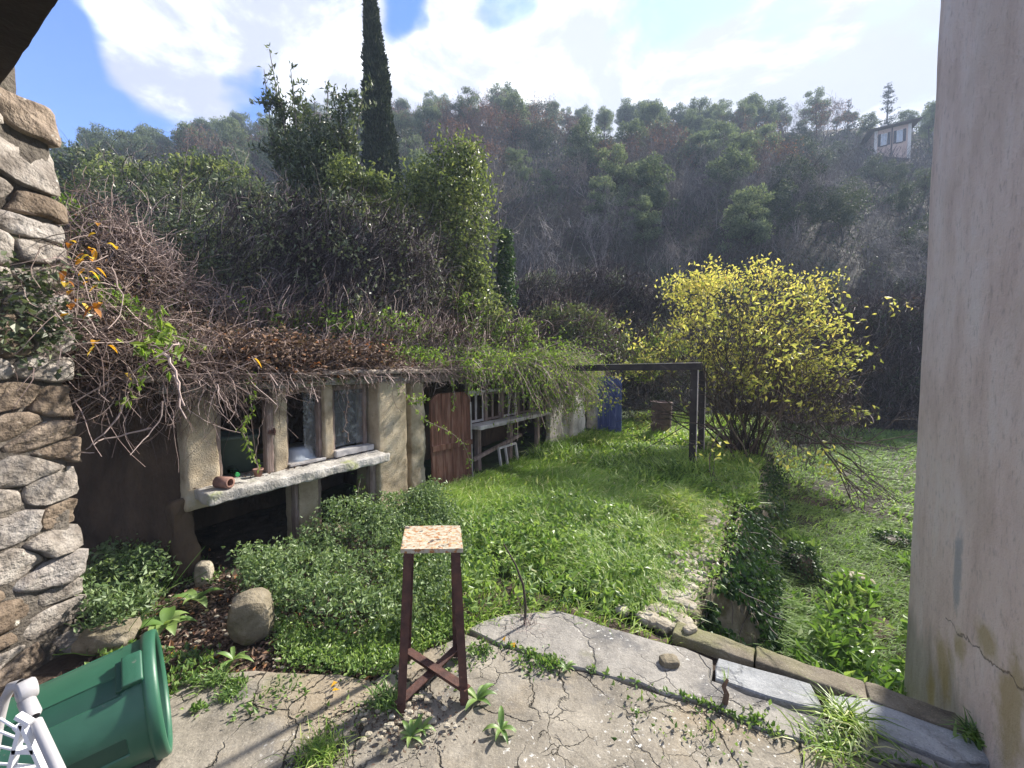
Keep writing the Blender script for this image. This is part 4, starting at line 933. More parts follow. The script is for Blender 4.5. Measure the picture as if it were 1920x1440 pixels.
tag(a.build('grass', M['grass']), 'bright green grass on the far half of the terrace', 'grass', kind='stuff')
# lower field
a = Acc()
for (cnt, t0, t1, n0, n1, wd_, hh, k) in ((62000, 1.5, 6.5, 3.2, 8.0, (.006, .012), (.07, .24), 4), (60000, 6.0, 16, 3.1, 15, (.012, .028), (.10, .28), 3)):
    P, t, q = scat(cnt, t0, t1, n0, n1, None, lambda P: np.clip(.45 + 2.4 * (fbm(P, 1.7, 3, 71) + .12), .22, 1))
    m = P[:, 1] < 15.5; P = P[m]; t = t[m]; q = q[m]
    P[:, 2] = gz(P[:, 0], P[:, 1]) + .22 * sstep(3.9, 3.2, q) - .01; nn_ = len(P)
    sz = .6 + 1.3 * np.clip(fbm(P, 1.0, 3, 72) + .2, 0, 1)
    az = math.atan2(D[1], D[0]) - 1.9 + fbm(P, .8, 2, 73) * 2.8 + rng.normal(size=nn_) * .9
    blades(a, P, rng.uniform(*hh, nn_) * sz, rng.uniform(.5, 1.5, nn_), az, rng.uniform(*wd_, nn_), k, np.clip(.40 + .5 * fbm(P, .8, 3, 74) + rng.normal(size=nn_) * .15, 0, 1), .95)
tag(a.build('grass', M['field_grass']), 'long combed green grass of the lower field', 'grass', kind='stuff')

# ================================================================== LOW PLANTS
def leafmound(acc, P0, H, n, size, var0=.4, lean=.6, clustern=0, mi=0):
    """leaves filling the space between ground points P0 and a height"""
    idx = rng.integers(0, len(P0), n); P = P0[idx] + rng.normal(size=(n, 3)) * [.03, .03, 0]
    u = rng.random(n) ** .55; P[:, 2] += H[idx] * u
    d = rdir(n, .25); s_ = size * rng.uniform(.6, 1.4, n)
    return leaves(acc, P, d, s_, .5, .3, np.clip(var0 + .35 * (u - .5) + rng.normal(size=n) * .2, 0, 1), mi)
def mound(name, label, cat, region, hf, nl, size, leafm, stemn=250, stemm='dark_twig', kind=None, var0=.45, seed=0, group=None, stemh=1.0):
    P = region; H = hf(P)
    c = P.mean(0); root = thing(name, label, cat, c * [1, 1, 1]) if kind is None else None
    a = Acc(); leafmound(a, P, H, nl, size, var0)
    lo = a.build('foliage' if root else name, M[leafm], root)
    if root:
        i_ = rng.integers(0, len(P), stemn); d = rdir(stemn, 1.6); a = Acc()
        W = walk(P[i_] - [0, 0, .02], d, H[i_] * .24 * stemh, 5, .18); strands(a, W, .0022, 3, rng.random(stemn)); a.build('stem', M[stemm], root)['kind'] = 'stuff'
        if group: root['group'] = group
        return root
    return tag(lo, label, cat, kind='stuff')
def region(n, poly):
    poly = np.asarray(poly); lo, hi = poly.min(0), poly.max(0); out = []
    while len(out) < n:
        P = rng.uniform(lo, hi, (n * 3, 3)); P[:, 2] = 0; out += list(P[poly_mask(P, poly)])
    P = np.array(out[:n]); t, q = toL(P); P[:, 2] = np.minimum(terr_z(t, q), .1); return P
bp = GP([(430, 1090), (470, 1150), (520, 1175), (640, 1195), (760, 1205), (850, 1150), (880, 1050), (860, 980)]) + [L(2.3, .2), L(1.6, .12), L(.95, .14), L(.5, .25)]
mound('leafy_bush', 'dense bush of small grey green leaves spreading below the shed sill', 'bush', region(900, bp),
      lambda P: .10 + .30 * np.clip(.5 + 1.6 * fbm(P, 2.5, 3, 81), 0, 1) * (1 - .35 * sstep(.0, 1.4, toL(P)[1])) , 17000, .034, 'nettle', 420, 'weed')
mound('ground_ivy', 'bright green low leafy ground cover along the soil strip by the concrete', 'ground cover', region(500, GP([(505, 1165), (540, 1240), (640, 1258), (720, 1268), (770, 1225), (870, 1185), (860, 1150), (640, 1190)])),
      lambda P: .03 + .07 * np.clip(.5 + 2 * fbm(P, 4, 3, 82), 0, 1), 6500, .024, 'weed', kind='stuff', var0=.6)
mound('grass_weeds', 'broad leaved weeds mixed into the terrace grass', 'weeds', region(500, GP([(870, 1175), (880, 990), (1060, 930), (1210, 990), (1230, 1150), (1100, 1150), (1030, 1130)])),
      lambda P: .10 + .10 * np.clip(.5 + 2 * fbm(P, 3, 3, 83), 0, 1), 2600, .055, 'weed', kind='stuff', var0=.6)
lp = GP([(150, 1165), (165, 1230), (240, 1210), (290, 1160), (330, 1110), (300, 1085), (200, 1060)])
mound('wall_herb', 'leafy grey green herbs growing against the stone corner', 'plant', region(300, lp),
      lambda P: .12 + .42 * sstep(-1.85, -2.45, P[:, 0]) * np.clip(.6 + 1.4 * fbm(P, 5, 3, 84), .3, 1), 3300, .036, 'nettle', 160, 'weed')
# lower field weeds near the kerb
a = Acc(); P, t, q = scat(19000, 1.5, 5.0, 3.45, 6.2, None, lambda P: np.clip(-.1 + 5 * (fbm(P, 2.1, 3, 91) + .12), 0, 1) )
P[:, 2] = gz(P[:, 0], P[:, 1]); n_ = len(P); u = rng.random(n_)
P[:, 2] += .02 + u * .20 * np.clip(.5 + 2 * fbm(P, 1.6, 3, 92), .2, 1)
d = rdir(n_, .35); leaves(a, P, d, rng.uniform(.05, .13, n_), .34, .35, np.clip(.45 + .3 * (u - .5) + rng.normal(size=n_) * .2, 0, 1))
tag(a.build('field_weeds', M['weed']), 'lance leaved weeds in the lower field just beyond the kerb', 'weeds', kind='stuff')

def bigleaf(acc, base, dr, ln, wd, up_=.5, droop=.8, var=.5):
    n1, n2 = 8, 5; s_ = np.linspace(0, 1, n1)[:, None]; w_ = np.linspace(-1, 1, n2)[None]
    d = np.array([dr[0], dr[1], 0.]); d /= np.linalg.norm(d); sd_ = np.array([-d[1], d[0], 0])
    prof = np.sin(np.pi * np.clip(s_, 0, 1) ** .8) ** .75 * (1 - .1 * s_); prof = np.where(s_ > .98, .02, prof); prof = np.where(s_ < .12, .08, prof)
    x = s_ * ln; z = ln * (up_ * s_ - droop * s_ ** 2.2)
    P = base + x[..., None] * d + (w_ * prof * wd / 2)[..., None] * sd_ + (z + np.abs(w_) * prof * wd * .16 + .05 * wd * np.sin(s_ * 22) * np.abs(w_))[..., None] * Z
    return acc.add(P, grid_faces(n1, n2), var)
def rosette(name, label, cat, c, nl, ln, wd, m_='weed', up_=.7, droop=.8, group=None):
    r = thing(name, label, cat, c, group)
    for i in range(nl):
        az = i * 2.4 + rng.normal() * .3; L_ = ln * rng.uniform(.65, 1.15); a = Acc()
        bigleaf(a, np.asarray(c) + [0, 0, .004], (math.cos(az), math.sin(az)), L_, wd * rng.uniform(.8, 1.2) * L_ / ln, up_ * rng.uniform(.5, 1.4), droop * rng.uniform(.6, 1.2), rng.uniform(.35, .9))
        a.build('leaf', M[m_], r, smooth=True)
    return r
rosette('broad_leaf_plant', 'broad leaved green plant between the flat rock and the boulder', 'plant', G(312, 1178) + Z * .01, 12, .16, .085, 'weed', .8, .8)
rosette('broad_leaf_plant', 'broad leaved plant with long pointed leaves at the foot of the first pillar', 'plant', G(368, 1130) + Z * .01, 7, .15, .06, 'weed', .9, .8)
for (x, y, ln, lab) in [(895, 1315, .12, 'weed with lance leaves beside the right front stool leg'), (940, 1372, .08, 'small star shaped weed on the patio right of the stool'),
                        (770, 1385, .07, 'low weed cluster on the patio below the stool'), (790, 1372, .06, 'tiny weed behind the low cluster below the stool'), (438, 1240, .12, 'weed with a yellowing leaf at the concrete edge'),
                        (880, 1225, .05, 'sprig of weed in the joint right of the stool'), (1062, 1258, .06, 'upright weed in the long slab joint'), (1250, 1035, .10, 'yellow green dock leaves beside the rubble edge')]:
    rosette('weed', lab, 'weed', G(x, y) + Z * .004, 8, ln, ln * .3, 'weed', .9, .8)
def tuft(name, label, cat, c, n, h, spread, m_='grass', wid=.005, lean=(.4, 1.3)):
    a = Acc(); P = np.asarray(c) + rng.normal(size=(n, 3)) * [spread, spread, 0]
    blades(a, P, rng.uniform(.5, 1.1, n) * h, rng.uniform(*lean, n), rng.uniform(0, 6.3, n), np.full(n, wid), 4, rng.random(n)); return tag(a.build(name, M[m_], None, loc=tuple(c)), label, cat)
tuft('grass_tuft', 'brownish grass tuft at the bottom edge of the patio', 'grass tuft', G(605, 1415), 260, .10, .045)
tuft('grass_tuft', 'flattened green tuft growing from the crack between the grey slabs', 'grass tuft', G(1590, 1362), 130, .16, .035, 'grass', .008, (.8, 1.7))
tuft('grass_tuft', 'green tuft in the crack below the second grey slab', 'grass tuft', G(1560, 1405), 110, .12, .05, 'grass', .007, (.8, 1.7))
tuft('grass_tuft', 'small tuft in the kerb corner by the house wall', 'grass tuft', G(1835, 1395) + Z * .01, 110, .11, .025, 'weed', .009)
tuft('grass_tuft', 'thin upright blades on a rusty root in the joint', 'grass tuft', G(1362, 1282) + Z * .01, 14, .11, .006, 'grass', .004, (.1, .4))
tuft('grass_tuft', 'dry straw tuft around the foot of the leaning stick', 'grass tuft', G(985, 1172), 60, .12, .05, 'twig', .003, (.6, 1.8))
tuft('grass_tuft', 'dark green weed tuft by the bin at the concrete edge', 'grass tuft', G(405, 1275), 160, .07, .035, 'weed', .008)
tuft('grass_tuft', 'dark tuft leaning over a flat stone near the bin', 'grass tuft', G(430, 1305), 120, .05, .03, 'weed', .007)
tuft('grass_tuft', 'green tuft at the foot of the left front stool leg', 'grass tuft', G(722, 1320), 150, .10, .035, 'weed', .008)
# sprigs in the joint and cracks
lit = GP([(150, 1240), (0, 1320), (-60, 1400), (200, 1400), (300, 1330), (345, 1290), (480, 1265), (700, 1280), (760, 1235), (880, 1180), (860, 1120), (520, 1120), (400, 1050), (345, 1060)])
a = Acc()
jl = GP(joint); segs = []
for i in range(len(jl) - 1): segs += [jl[i] + (jl[i + 1] - jl[i]) * k / 6 for k in range(6)]
segs = np.array(segs); P = segs[rng.integers(0, len(segs), 420)] + rng.normal(size=(420, 3)) * [.008, .008, 0]; m = fbm(P, 3, 3, 95) > .03; P = P[m]
extra = np.concatenate([G(x, y) + rng.normal(size=(n, 3)) * [s, s, 0] for x, y, n, s in [(905, 1220, 160, .035), (1000, 1240, 200, .05), (1035, 1245, 160, .03), (860, 1250, 60, .06), (1200, 1335, 50, .08), (1330, 1385, 60, .07), (1420, 1345, 50, .03), (470, 1330, 60, .05), (370, 1330, 60, .015), (640, 1350, 40, .07), (540, 1290, 60, .06), (440, 1285, 150, .03)]])
P = np.concatenate([P, extra]); P[:, 2] = .006
leaves(a, P, rdir(len(P), .8), rng.uniform(.012, .035, len(P)), .5, .3, rng.random(len(P))); P = region(1500, lit); P = P[fbm(P, 3, 3, 96) > .03]; P = P[rng.integers(0, len(P), 2600)] + rng.normal(size=(2600, 3)) * [.02, .02, 0]; P[:, 2] = np.maximum(P[:, 2], -.02) + .02 + rng.random(len(P)) * .03; leaves(a, P, rdir(len(P), .6), rng.uniform(.015, .04, len(P)), .55, .3, rng.random(len(P)))
tag(a.build('crack_weeds', M['weed']), 'tiny weeds sprouting from the joints of the concrete', 'weeds', kind='stuff')

# leaf litter and gravel
a = Acc(); P = region(4200, lit); P[:, 2] += .015 + rng.random(len(P)) * .012; d = rdir(len(P)); d[:, 2] *= .25
leaves(a, P, d, rng.uniform(.018, .05, len(P)), .55, .5, rng.random(len(P)) ** 1.3)
P = L(rng.uniform(.05, 1.6, 900), rng.uniform(-1.1, -.02, 900), -.05); leaves(a, P, rdir(900) * [1, 1, .3], rng.uniform(.02, .05, 900), .5, .4, rng.random(900))
P = L(rng.uniform(0, 1.5, 500), rng.uniform(-.5, .05, 500), .672); leaves(a, P, rdir(500) * [1, 1, .3], rng.uniform(.01, .03, 500), .5, .4, rng.random(500))
P = G(760, 1345) + rng.normal(size=(500, 3)) * [.13, .09, 0]; P[:, 2] = .006; leaves(a, P, rdir(500) * [1, 1, .25], rng.uniform(.008, .02, 500), .5, .4, rng.random(500) * .6)
tag(a.build('leaf_litter', M['deadleaf']), 'dead brown leaves littering the soil by the shed', 'leaf litter', kind='stuff')
a = Acc()
P = region(230, lit)
for p in list(P) + [G(760, 1350) + rng.normal(size=3) * [.12, .08, 0] for _ in range(70)]:
    s_ = rng.uniform(.004, .014); rock(a, [p[0], p[1], max(p[2], -.03) + .014], (s_ * 1.3, s_, s_ * .7), int(p[0] * 999) % 97, 3, .2)
tag(a.build('gravel', M['gravel']), 'pale pebbles and crumbs strewn on the soil strip', 'gravel', kind='stuff')
for (x, y, s_) in ((380, 1213, .045), (1133 / 3 + 2, 1217, .04)):
    pass
a = Acc()
for (x, y) in ((375, 1215), (615, 1300), (960, 1205)):
    P = G(x, y)[None] + rng.normal(size=(2, 3)) * [.05, .03, 0]; P[:, 2] = .012; leaves(a, P, rdir(2) * [1, 1, .2], .04, .7, .4, .7)
tag(a.build('fallen_leaves', M['autumn']), 'a few orange leaves fallen at the concrete edge', 'leaves', kind='stuff')

# leaning stick at the slab apex
sk = G(984, 1172); tp_ = sk + np.array([-.13, .02, .50])
a = Acc(); W = np.array([[sk - Z * .01, sk + [0.005, 0, .12], sk + [-.01, 0, .25], sk + [-.055, .01, .37], tp_]]); strands(a, W, np.array([[.009, .008, .0075, .006, .004]]), 7)
W2 = np.array([[sk + [-.012, 0, .26], sk + [-.03, .0, .30], sk + [-.05, 0, .31]]]); strands(a, W2, np.array([[.004, .003, .002]]), 5)
tag(a.build('dead_stick', M['bark_dark'], None, smooth=True, loc=tuple(sk)), 'dark bent dead stick standing at the tip of the rear slab', 'stick')
a = Acc(); q_ = G(1358, 1320); W = np.array([[q_ - Z * .01, q_ + [.01, .0, .05], q_ + [-.005, 0, .085], q_ + [.012, 0, .12]]]); strands(a, W, np.array([[.014, .012, .010, .006]]), 7)
tag(a.build('root_stub', M['deadleaf'], None, smooth=True, loc=tuple(q_)), 'short rusty brown root stub sticking out of the joint by the grey slab', 'root')

# ================================================================== IVY ON THE RETAINING WALL, STUMPS
def bat(t, z): return .42 * sstep(1.6, 2.6, t) * np.clip((-np.asarray(z) + .02) / .75, 0, 1) ** .8 + .10 * sstep(1.6, 2.4, t)
g1, g2 = np.meshgrid(np.arange(1.46, 7.5, .07), np.linspace(.0, -.85, 14), indexing='ij'); nf = 3.14 + bat(g1, g2); Pb = L(g1, nf, g2); Pb = Pb + N * (fbm(Pb, 4, 4, 88) * .14)[..., None]
a = Acc(); a.add(Pb, grid_faces(*g1.shape)[:, ::-1]); a.build('rubble_slope', M['rock'], rw, smooth=True)
def ivy_pts(n, t0, t1, z0, z1, nb):
    t = rng.uniform(t0, t1, n); z = rng.uniform(z0, z1, n); P = L(t, 3.17 + bat(t, z) + nb * rng.random(n) ** 1.5, z); return P
iv = thing('ivy', 'dark glossy ivy hanging down the terrace retaining wall', 'ivy', L(3, 3.3, -.8))
P = np.concatenate([ivy_pts(5200, 2.0, 4.4, -.75, .04, .10), ivy_pts(900, 1.6, 2.2, -.3, -.02, .06), ivy_pts(1800, 4.4, 8, -.6, .0, .2)])
m = fbm(P, 3, 3, 98) > -.16; P = P[m]
a = Acc(); leaves(a, P, np.array([.3, -.2, -.9]) + rdir(len(P)) * .7, rng.uniform(.025, .055, len(P)), .85, .3, np.clip(rng.normal(size=len(P)) * .25 + .35, 0, 1)); a.build('foliage', M['ivy'], iv)
i_ = rng.integers(0, len(P), 260); a = Acc(); strands(a, walk(P[i_], np.tile([0.1, 0, -1.], (260, 1)), .05, 6, .35), .003, 3, rng.random(260)); a.build('stem', M['dark_twig'], iv)
# tangled growth draping from the terrace edge
P = L(rng.uniform(1.9, 5.5, 2600), rng.uniform(2.85, 3.32, 2600), rng.uniform(-.12, .16, 2600)); a = Acc()
leaves(a, P, rdir(len(P)), rng.uniform(.02, .05, len(P)), .55, .3, np.clip(rng.random(len(P)) * .7 + .3, 0, 1)); tag(a.build('edge_weeds', M['weed']), 'mixed low weeds along the crumbling terrace edge', 'weeds', kind='stuff')
def ivystump(label, c, r, h, n, lm='ivy', cat='stump'):
    s = thing('ivy_stump', label, cat, c); a = Acc(); rock(a, np.asarray(c) + [0, 0, h * .30], (r * .7, r * .7, h * .36), 3, 7, .2); a.build('stump', M['bark_dark'], s, smooth=True)
    th = rng.uniform(0, 6.3, n); z = rng.random(n); rr = r * np.sqrt(np.clip(1.05 - z ** 2, 0, 1)) * (1 + .12 * rng.normal(size=n))
    P = np.asarray(c) + np.stack([rr * np.cos(th), rr * np.sin(th), z * h], 1); a = Acc(); leaves(a, P, np.stack([np.cos(th), np.sin(th), -.4 + 0 * th], 1) + rdir(n) * .7, rng.uniform(.02, .045, n) * max(1, r / .25), .8, .3, rng.random(n) ** 1.5); a.build('foliage', M[lm], s)
def onfield(x, y, Y, dz=0): c = AY(x, y, Y); c[2] = gz(c[0], c[1]) + dz; return c
ivystump('dark ivy covered stump in the lower field grass', onfield(1500, 1100, 4.15), .15, .36, 1100)
ivystump('low dark bramble heap near the house wall in the lower field', onfield(1675, 1050, 4.8), .22, .16, 700)
ivystump('small dark mossy stump below the terrace edge', onfield(1450, 985, 5.4), .12, .25, 400)
# bare soil patches
for i, (x, y, Y, r1, r2) in enumerate([(1630, 1180, 3.35, .20, .16), (1500, 1190, 3.25, .15, .12), (1520, 930, 6.3, .5, .25)]):
    c = onfield(x, y, Y, .012); a = Acc(); th = np.linspace(0, 2 * math.pi, 24, endpoint=False); rr = 1 + .3 * np.sin(3 * th + i) * .5
    V = [c + Z * .02] + [c + np.array([r1 * math.cos(q) * k, r2 * math.sin(q) * k, -.0]) for q, k in zip(th, rr)]
    a.add(V, [[0, 1 + k, 1 + (k + 1) % 24] for k in range(24)] ); tag(a.build('bare_earth', M['soil'], smooth=True), 'bare dark soil patch in the lower field', kind='structure')

# ================================================================== VINES AND THICKETS ROUND THE SHED
def surf(t, n):
    """top of roof or bank at a grid point"""
    n = np.asarray(n, float); return np.where(n > -1.3, 1.50 + .21 * np.clip((.1 - n) / 1.4, 0, 1), bank_z(t, n))
# dead vine mass hanging over the recess
dv = thing('dead_vine', 'tangled dead brown vine hanging over the recess beside the stone corner', 'vine', L(-.5, -.4, 1.2))
def vmass(n, k, step, wob, grav, rr, tr, nr, zf, dirb, mi='twig'):
    t = rng.uniform(*tr, n); q = rng.uniform(*nr, n); P = L(t, q); P[:, 2] = zf(t, q) + rng.normal(size=n) * .05
    d = dirb + rdir(n) * .9; W = walk(P, d, rng.uniform(.6, 1.3, n) * step, k, wob, grav)
    m = (W[:, :, 2].min(1) > .62); return W[m]
htop = lambda t, q: 1.46 + .95 * sstep(.55, -1.1, t) * rng.random(np.shape(t)) + .25 * np.clip(-q, 0, 1)
a = Acc()
W = vmass(1500, 8, .085, .28, .06, None, (-1.05, .35), (-.45, .10), htop, N * .5 - Z * .15)
strands(a, W, np.linspace(1, .4, 8)[None] * rng.uniform(.0014, .0042, (len(W), 1)), 3, rng.random(len(W)) ** 1.2)
W = vmass(2300, 6, .06, .5, .03, None, (-1.1, 1.0), (-.6, .08), lambda t, q: 1.48 + .75 * sstep(.6, -1.0, t) * rng.random(np.shape(t)), rdir(2300))
strands(a, W, rng.uniform(.001, .0028, (len(W), 1)), 3, rng.random(len(W)))
a.build('stem', M['twig'], dv)
a = Acc(); n = 5200
t = rng.uniform(-1.1, .75, n); q = rng.uniform(-.7, .12, n); P = L(t, q); P[:, 2] = 1.42 + (.85 * sstep(.6, -1.0, t)) * rng.random(n) + .05 - .3 * rng.random(n) * sstep(.2, -.5, t)
leaves(a, P, rdir(n), rng.uniform(.02, .055, n), .6, .7, rng.random(n) ** 1.4 * .95); a.build('foliage', M['deadleaf'], dv)
a = Acc(); n = 3600; t = rng.uniform(-1.2, .95, n); q = rng.uniform(-.75, .0, n); P = L(t, q); P[:, 2] = 1.56 + .95 * sstep(.55, -1.1, t) * (.75 + .3 * rng.random(n)) + .05 * rng.random(n); P = P[fbm(P, 2.5, 3, 44) > -.02]
leaves(a, P, rdir(len(P), -.6), rng.uniform(.035, .075, len(P)), .6, .4, rng.random(len(P))); tag(a.build('green_foliage', M['vine_leaf'], dv), 'green leaves along the crest of the dead vine')
# long single tendrils
a = Acc()
for (x0, y0, x1, y1, dn, r_) in [(330, 700, 345, 790, .3, .008), (305, 660, 345, 770, .35, .009), (250, 745, 170, 835, .3, .006), (150, 770, 175, 840, .3, .006), (215, 700, 60, 800, .3, .005), (130, 540, 60, 640, .3, .004), (200, 500, 185, 610, .3, .005),
                                (20, 500, 10, 600, .2, .004), (330, 640, 250, 700, .35, .006), (405, 720, 440, 780, .2, .003), (300, 750, 240, 840, .3, .005), (210, 610, 65, 695, .3, .005), (150, 560, 120, 690, .3, .004), (285, 800, 190, 835, .3, .006)]:
    A_, B_ = AY(x0, y0, 2.55 - dn * .3), AY(x1, y1, 2.45 - dn * .4); s_ = np.linspace(0, 1, 9)[:, None]
    W = A_ + (B_ - A_) * s_ + np.sin(s_ * math.pi) * rng.normal(size=3) * .05 + np.cumsum(rng.normal(size=(9, 3)) * .008, 0)
    strands(a, W[None], np.linspace(r_, r_ * .45, 9)[None], 6, .9)
a.build('tendril', M['twig'], dv)
# leaf band on the slope above the dead vines
cv = thing('green_creeper', 'green and yellowing creeper on the bank above the dead vines', 'creeper', L(-.4, -1.2, 2))
def slope_pts(n, poly, dmin, dmax, jit=.12):
    """points on the bank or roof under the listed sight lines, found by marching to the ground"""
    poly = np.asarray(poly, float); lo, hi = poly.min(0), poly.max(0); out = []
    while len(out) < n:
        q = rng.uniform(lo, hi, (n * 2, 2)); q = q[poly_mask(q, poly)]
        r = np.array([ray(x, y) for x, y in q]); done = np.zeros(len(q), bool); Pf = np.zeros((len(q), 3))
        for k in np.arange(dmin, dmax, .12):
            P = np.array([0, 0, CAMZ]) + r * k; t, m_ = toL(P); hit = (~done) & (P[:, 2] < surf(t, m_) + .22) & (m_ < .1)
            Pf[hit] = P[hit]; done |= hit
        out += list(Pf[done])
        if not done.any(): break
    P = np.array(out[:n]); return P + rng.normal(size=P.shape) * jit
n = 11000; t = rng.uniform(-2.2, 3.2, n); q = -1.35 - 2.4 * rng.random(n) ** .8; P = L(t, q); P[:, 2] = surf(t, q); P = P[fbm(P, 1.4, 3, 47) > -.10]
a = Acc(); leaves(a, P + Z * (.04 + .2 * rng.random((len(P), 1))), rdir(len(P), -.3), rng.uniform(.035, .085, len(P)), .55, .4, np.clip(rng.normal(size=len(P)) * .3 + .4, 0, 1)); a.build('foliage', M['vine_leaf'], cv)
P = slope_pts(1500, [(140, 340), (200, 340), (280, 400), (370, 450), (430, 520), (470, 620), (300, 560), (160, 470)], 2.4, 8)
a = Acc(); W = walk(P, rdir(len(P), .2), .08, 6, .4); strands(a, W, rng.uniform(.002, .004, (len(W), 1)), 3, rng.random(len(W))); a.build('stem', M['twig'], cv)
P = slope_pts(5000, [(150, 400), (300, 480), (420, 580), (440, 650), (300, 620), (160, 520)], 2.2, 6, .08)
a = Acc(); leaves(a, P, rdir(len(P)), rng.uniform(.03, .06, len(P)), .6, .6, rng.random(len(P)) ** 1.3 * .95); a.build('dead_foliage', M['deadleaf'], cv)

# ivy leaves and autumn leaves by the wall
al = thing('autumn_creeper', 'creeper with orange and yellow leaves climbing the stone corner', 'creeper', (-2.4, 2.3, 1.8))
a = Acc(); pts = []
for (x, y, n, s) in [(165, 465, 12, .05), (170, 505, 12, .05), (150, 545, 14, .06), (185, 570, 5, .03), (140, 500, 6, .05), (45, 565, 1, .01), (175, 655, 2, .01), (110, 605, 3, .03), (200, 455, 6, .06), (235, 690, 3, .04), (480, 672, 3, .03), (190, 640, 2, .02)]:
    pts.append(AY(x, y, 2.3 if x < 200 else 2.6) + rng.normal(size=(n, 3)) * s)
P = np.concatenate(pts); P = P[rng.random(len(P)) < .6]; [bigleaf(a, p, rng.normal(size=2), s_, s_ * .85, rng.uniform(-1, .6), rng.uniform(.3, 1.2), v_) for p, s_, v_ in zip(P, rng.uniform(.025, .05, len(P)), rng.random(len(P)))]; a.build('leaf', M['autumn'], al)['kind'] = 'stuff'
a = Acc(); P = np.concatenate([AY(x, y, 2.12) + rng.normal(size=(n, 3)) * [.08, .10, s] for x, y, n, s in [(20, 560, 150, .09), (55, 640, 70, .07), (10, 610, 130, .1), (90, 600, 30, .08), (30, 505, 30, .04)]])
P[:, 0] = np.maximum(P[:, 0], -2.46 + (P[:, 1] - 2.3) * .12 + rng.random(len(P)) * .04)
leaves(a, P, rdir(len(P), -.3), rng.uniform(.02, .05, len(P)), .7, .4, np.clip(rng.normal(size=len(P)) * .25 + .4, 0, 1)); a.build('foliage', M['laurel'], al)
a = Acc(); n = 60; P = np.array([AY(x, y, 2.2) for x, y in zip(rng.uniform(10, 150, n), rng.uniform(470, 650, n))]); W = walk(P, rdir(n, -.3), .045, 9, .3); strands(a, W, .0022, 3, .8 + 0 * P[:, 0]); a.build('stem', M['twig'], al)

# green sprays hanging in front of the window and the recess
def garland(label, pts, nl, size, m_='vine_leaf', rad=.003, spread=.03, name='hanging_vine', cat='vine', down=.9):
    pts = np.array(pts); g = thing(name, label, cat, pts[0])
    s_ = np.linspace(0, 1, 14); k = np.linspace(0, 1, len(pts)); W = np.stack([np.interp(s_, k, pts[:, i]) for i in range(3)], 1); W[1:-1] += rng.normal(size=(12, 3)) * .008
    a = Acc(); strands(a, W[None], np.full((1, 14), rad), 5, .7); a.build('stem', M['twig'], g)
    u = rng.random(nl); P = np.stack([np.interp(u, s_, W[:, i]) for i in range(3)], 1) + rng.normal(size=(nl, 3)) * spread * .4
    d = rdir(nl) * .8 - Z * down; a = Acc(); leaves(a, P, d, rng.uniform(.6, 1.2, nl) * size, .42, .4, rng.random(nl) * .6 + .4); o = a.build('foliage', M[m_], g); return g
PX = lambda l, n: [FP(x, y, n) for x, y in l]
garland('green leafy vine strand hanging down the first window', PX([(468, 688), (470, 730), (468, 775), (452, 805), (462, 840), (485, 878)], .14), 75, .052)
garland('pale green leafy shoot hanging over the recess', [AY(x, y, 2.5) for x, y in [(245, 640), (265, 645), (300, 650), (325, 680)]], 60, .065, down=.4, spread=.08)
garland('bright green leafy shoot above the pale shoot', [AY(x, y, 2.6) for x, y in [(300, 570), (300, 610), (315, 640)]], 40, .07, spread=.07)
garland('thin green shoot dangling left of the first pillar', [AY(x, y, 2.45) for x, y in [(272, 660), (270, 700), (240, 740), (235, 755)]], 34, .05)
garland('long green shoot reaching across the brown door', PX([(745, 720), (775, 760), (800, 790), (850, 812), (872, 835), (885, 880)], .22), 80, .05, spread=.06)
garland('short green tuft of vine beside the third window', PX([(770, 745), (790, 755), (800, 745)], .2), 40, .06, down=.1, spread=.06)
garland('vine strand dangling before the brown door', PX([(845, 700), (852, 735), (850, 770)], .15), 45, .045)
garland('sparse dry strand hanging in the third window', PX([(650, 690), (652, 745), (645, 800), (655, 828)], .1), 36, .028, 'deadleaf')
garland('green shrub shoots growing in the opening under the sill', [L(1.45, -.05, 0), L(1.42, .02, .2), L(1.46, .04, .42)], 80, .05, 'weed', down=-.3, spread=.1, name='shrub_shoot', cat='plant')
garland('thin bare vine crossing from the window to the sill', PX([(500, 740), (490, 790), (480, 850)], .1), 3, .02, 'deadleaf', .002)
# cascade of foliage over the rear half of the shed
cs = thing('climbing_plant', 'mass of light green climber cascading over the rear shed front', 'climber', L(5, 0, 1.2))
n = 820; t = np.concatenate([rng.uniform(2.9, 6.6, 230), rng.normal(4.9, .6, 360), rng.normal(6.1, .5, 230)]); P = L(t, rng.uniform(-.1, .16, n), 1.52 + rng.random(n) * .1)
ln = np.where(np.abs(t - 5.2) < 1.3, rng.uniform(.4, 1.35, n), rng.uniform(.15, .7, n)); W = walk(P, N * .5 + Z * .2 + rdir(n) * .4, ln / 7, 8, .16, .30)
a = Acc(); strands(a, W, .003, 3, rng.random(n)); a.build('stem', M['twig'], cs)
idx = rng.integers(0, n, 13000); k = rng.integers(1, 8, 13000); P = W[idx, k] + rng.normal(size=(13000, 3)) * .035; P = P[P[:, 2] > .02]
a = Acc(); leaves(a, P, rdir(len(P), -.9), rng.uniform(.03, .065, len(P)), .42, .4, np.clip(rng.normal(size=len(P)) * .27 + .55, 0, 1)); a.build('foliage', M['vine_leaf'], cs)

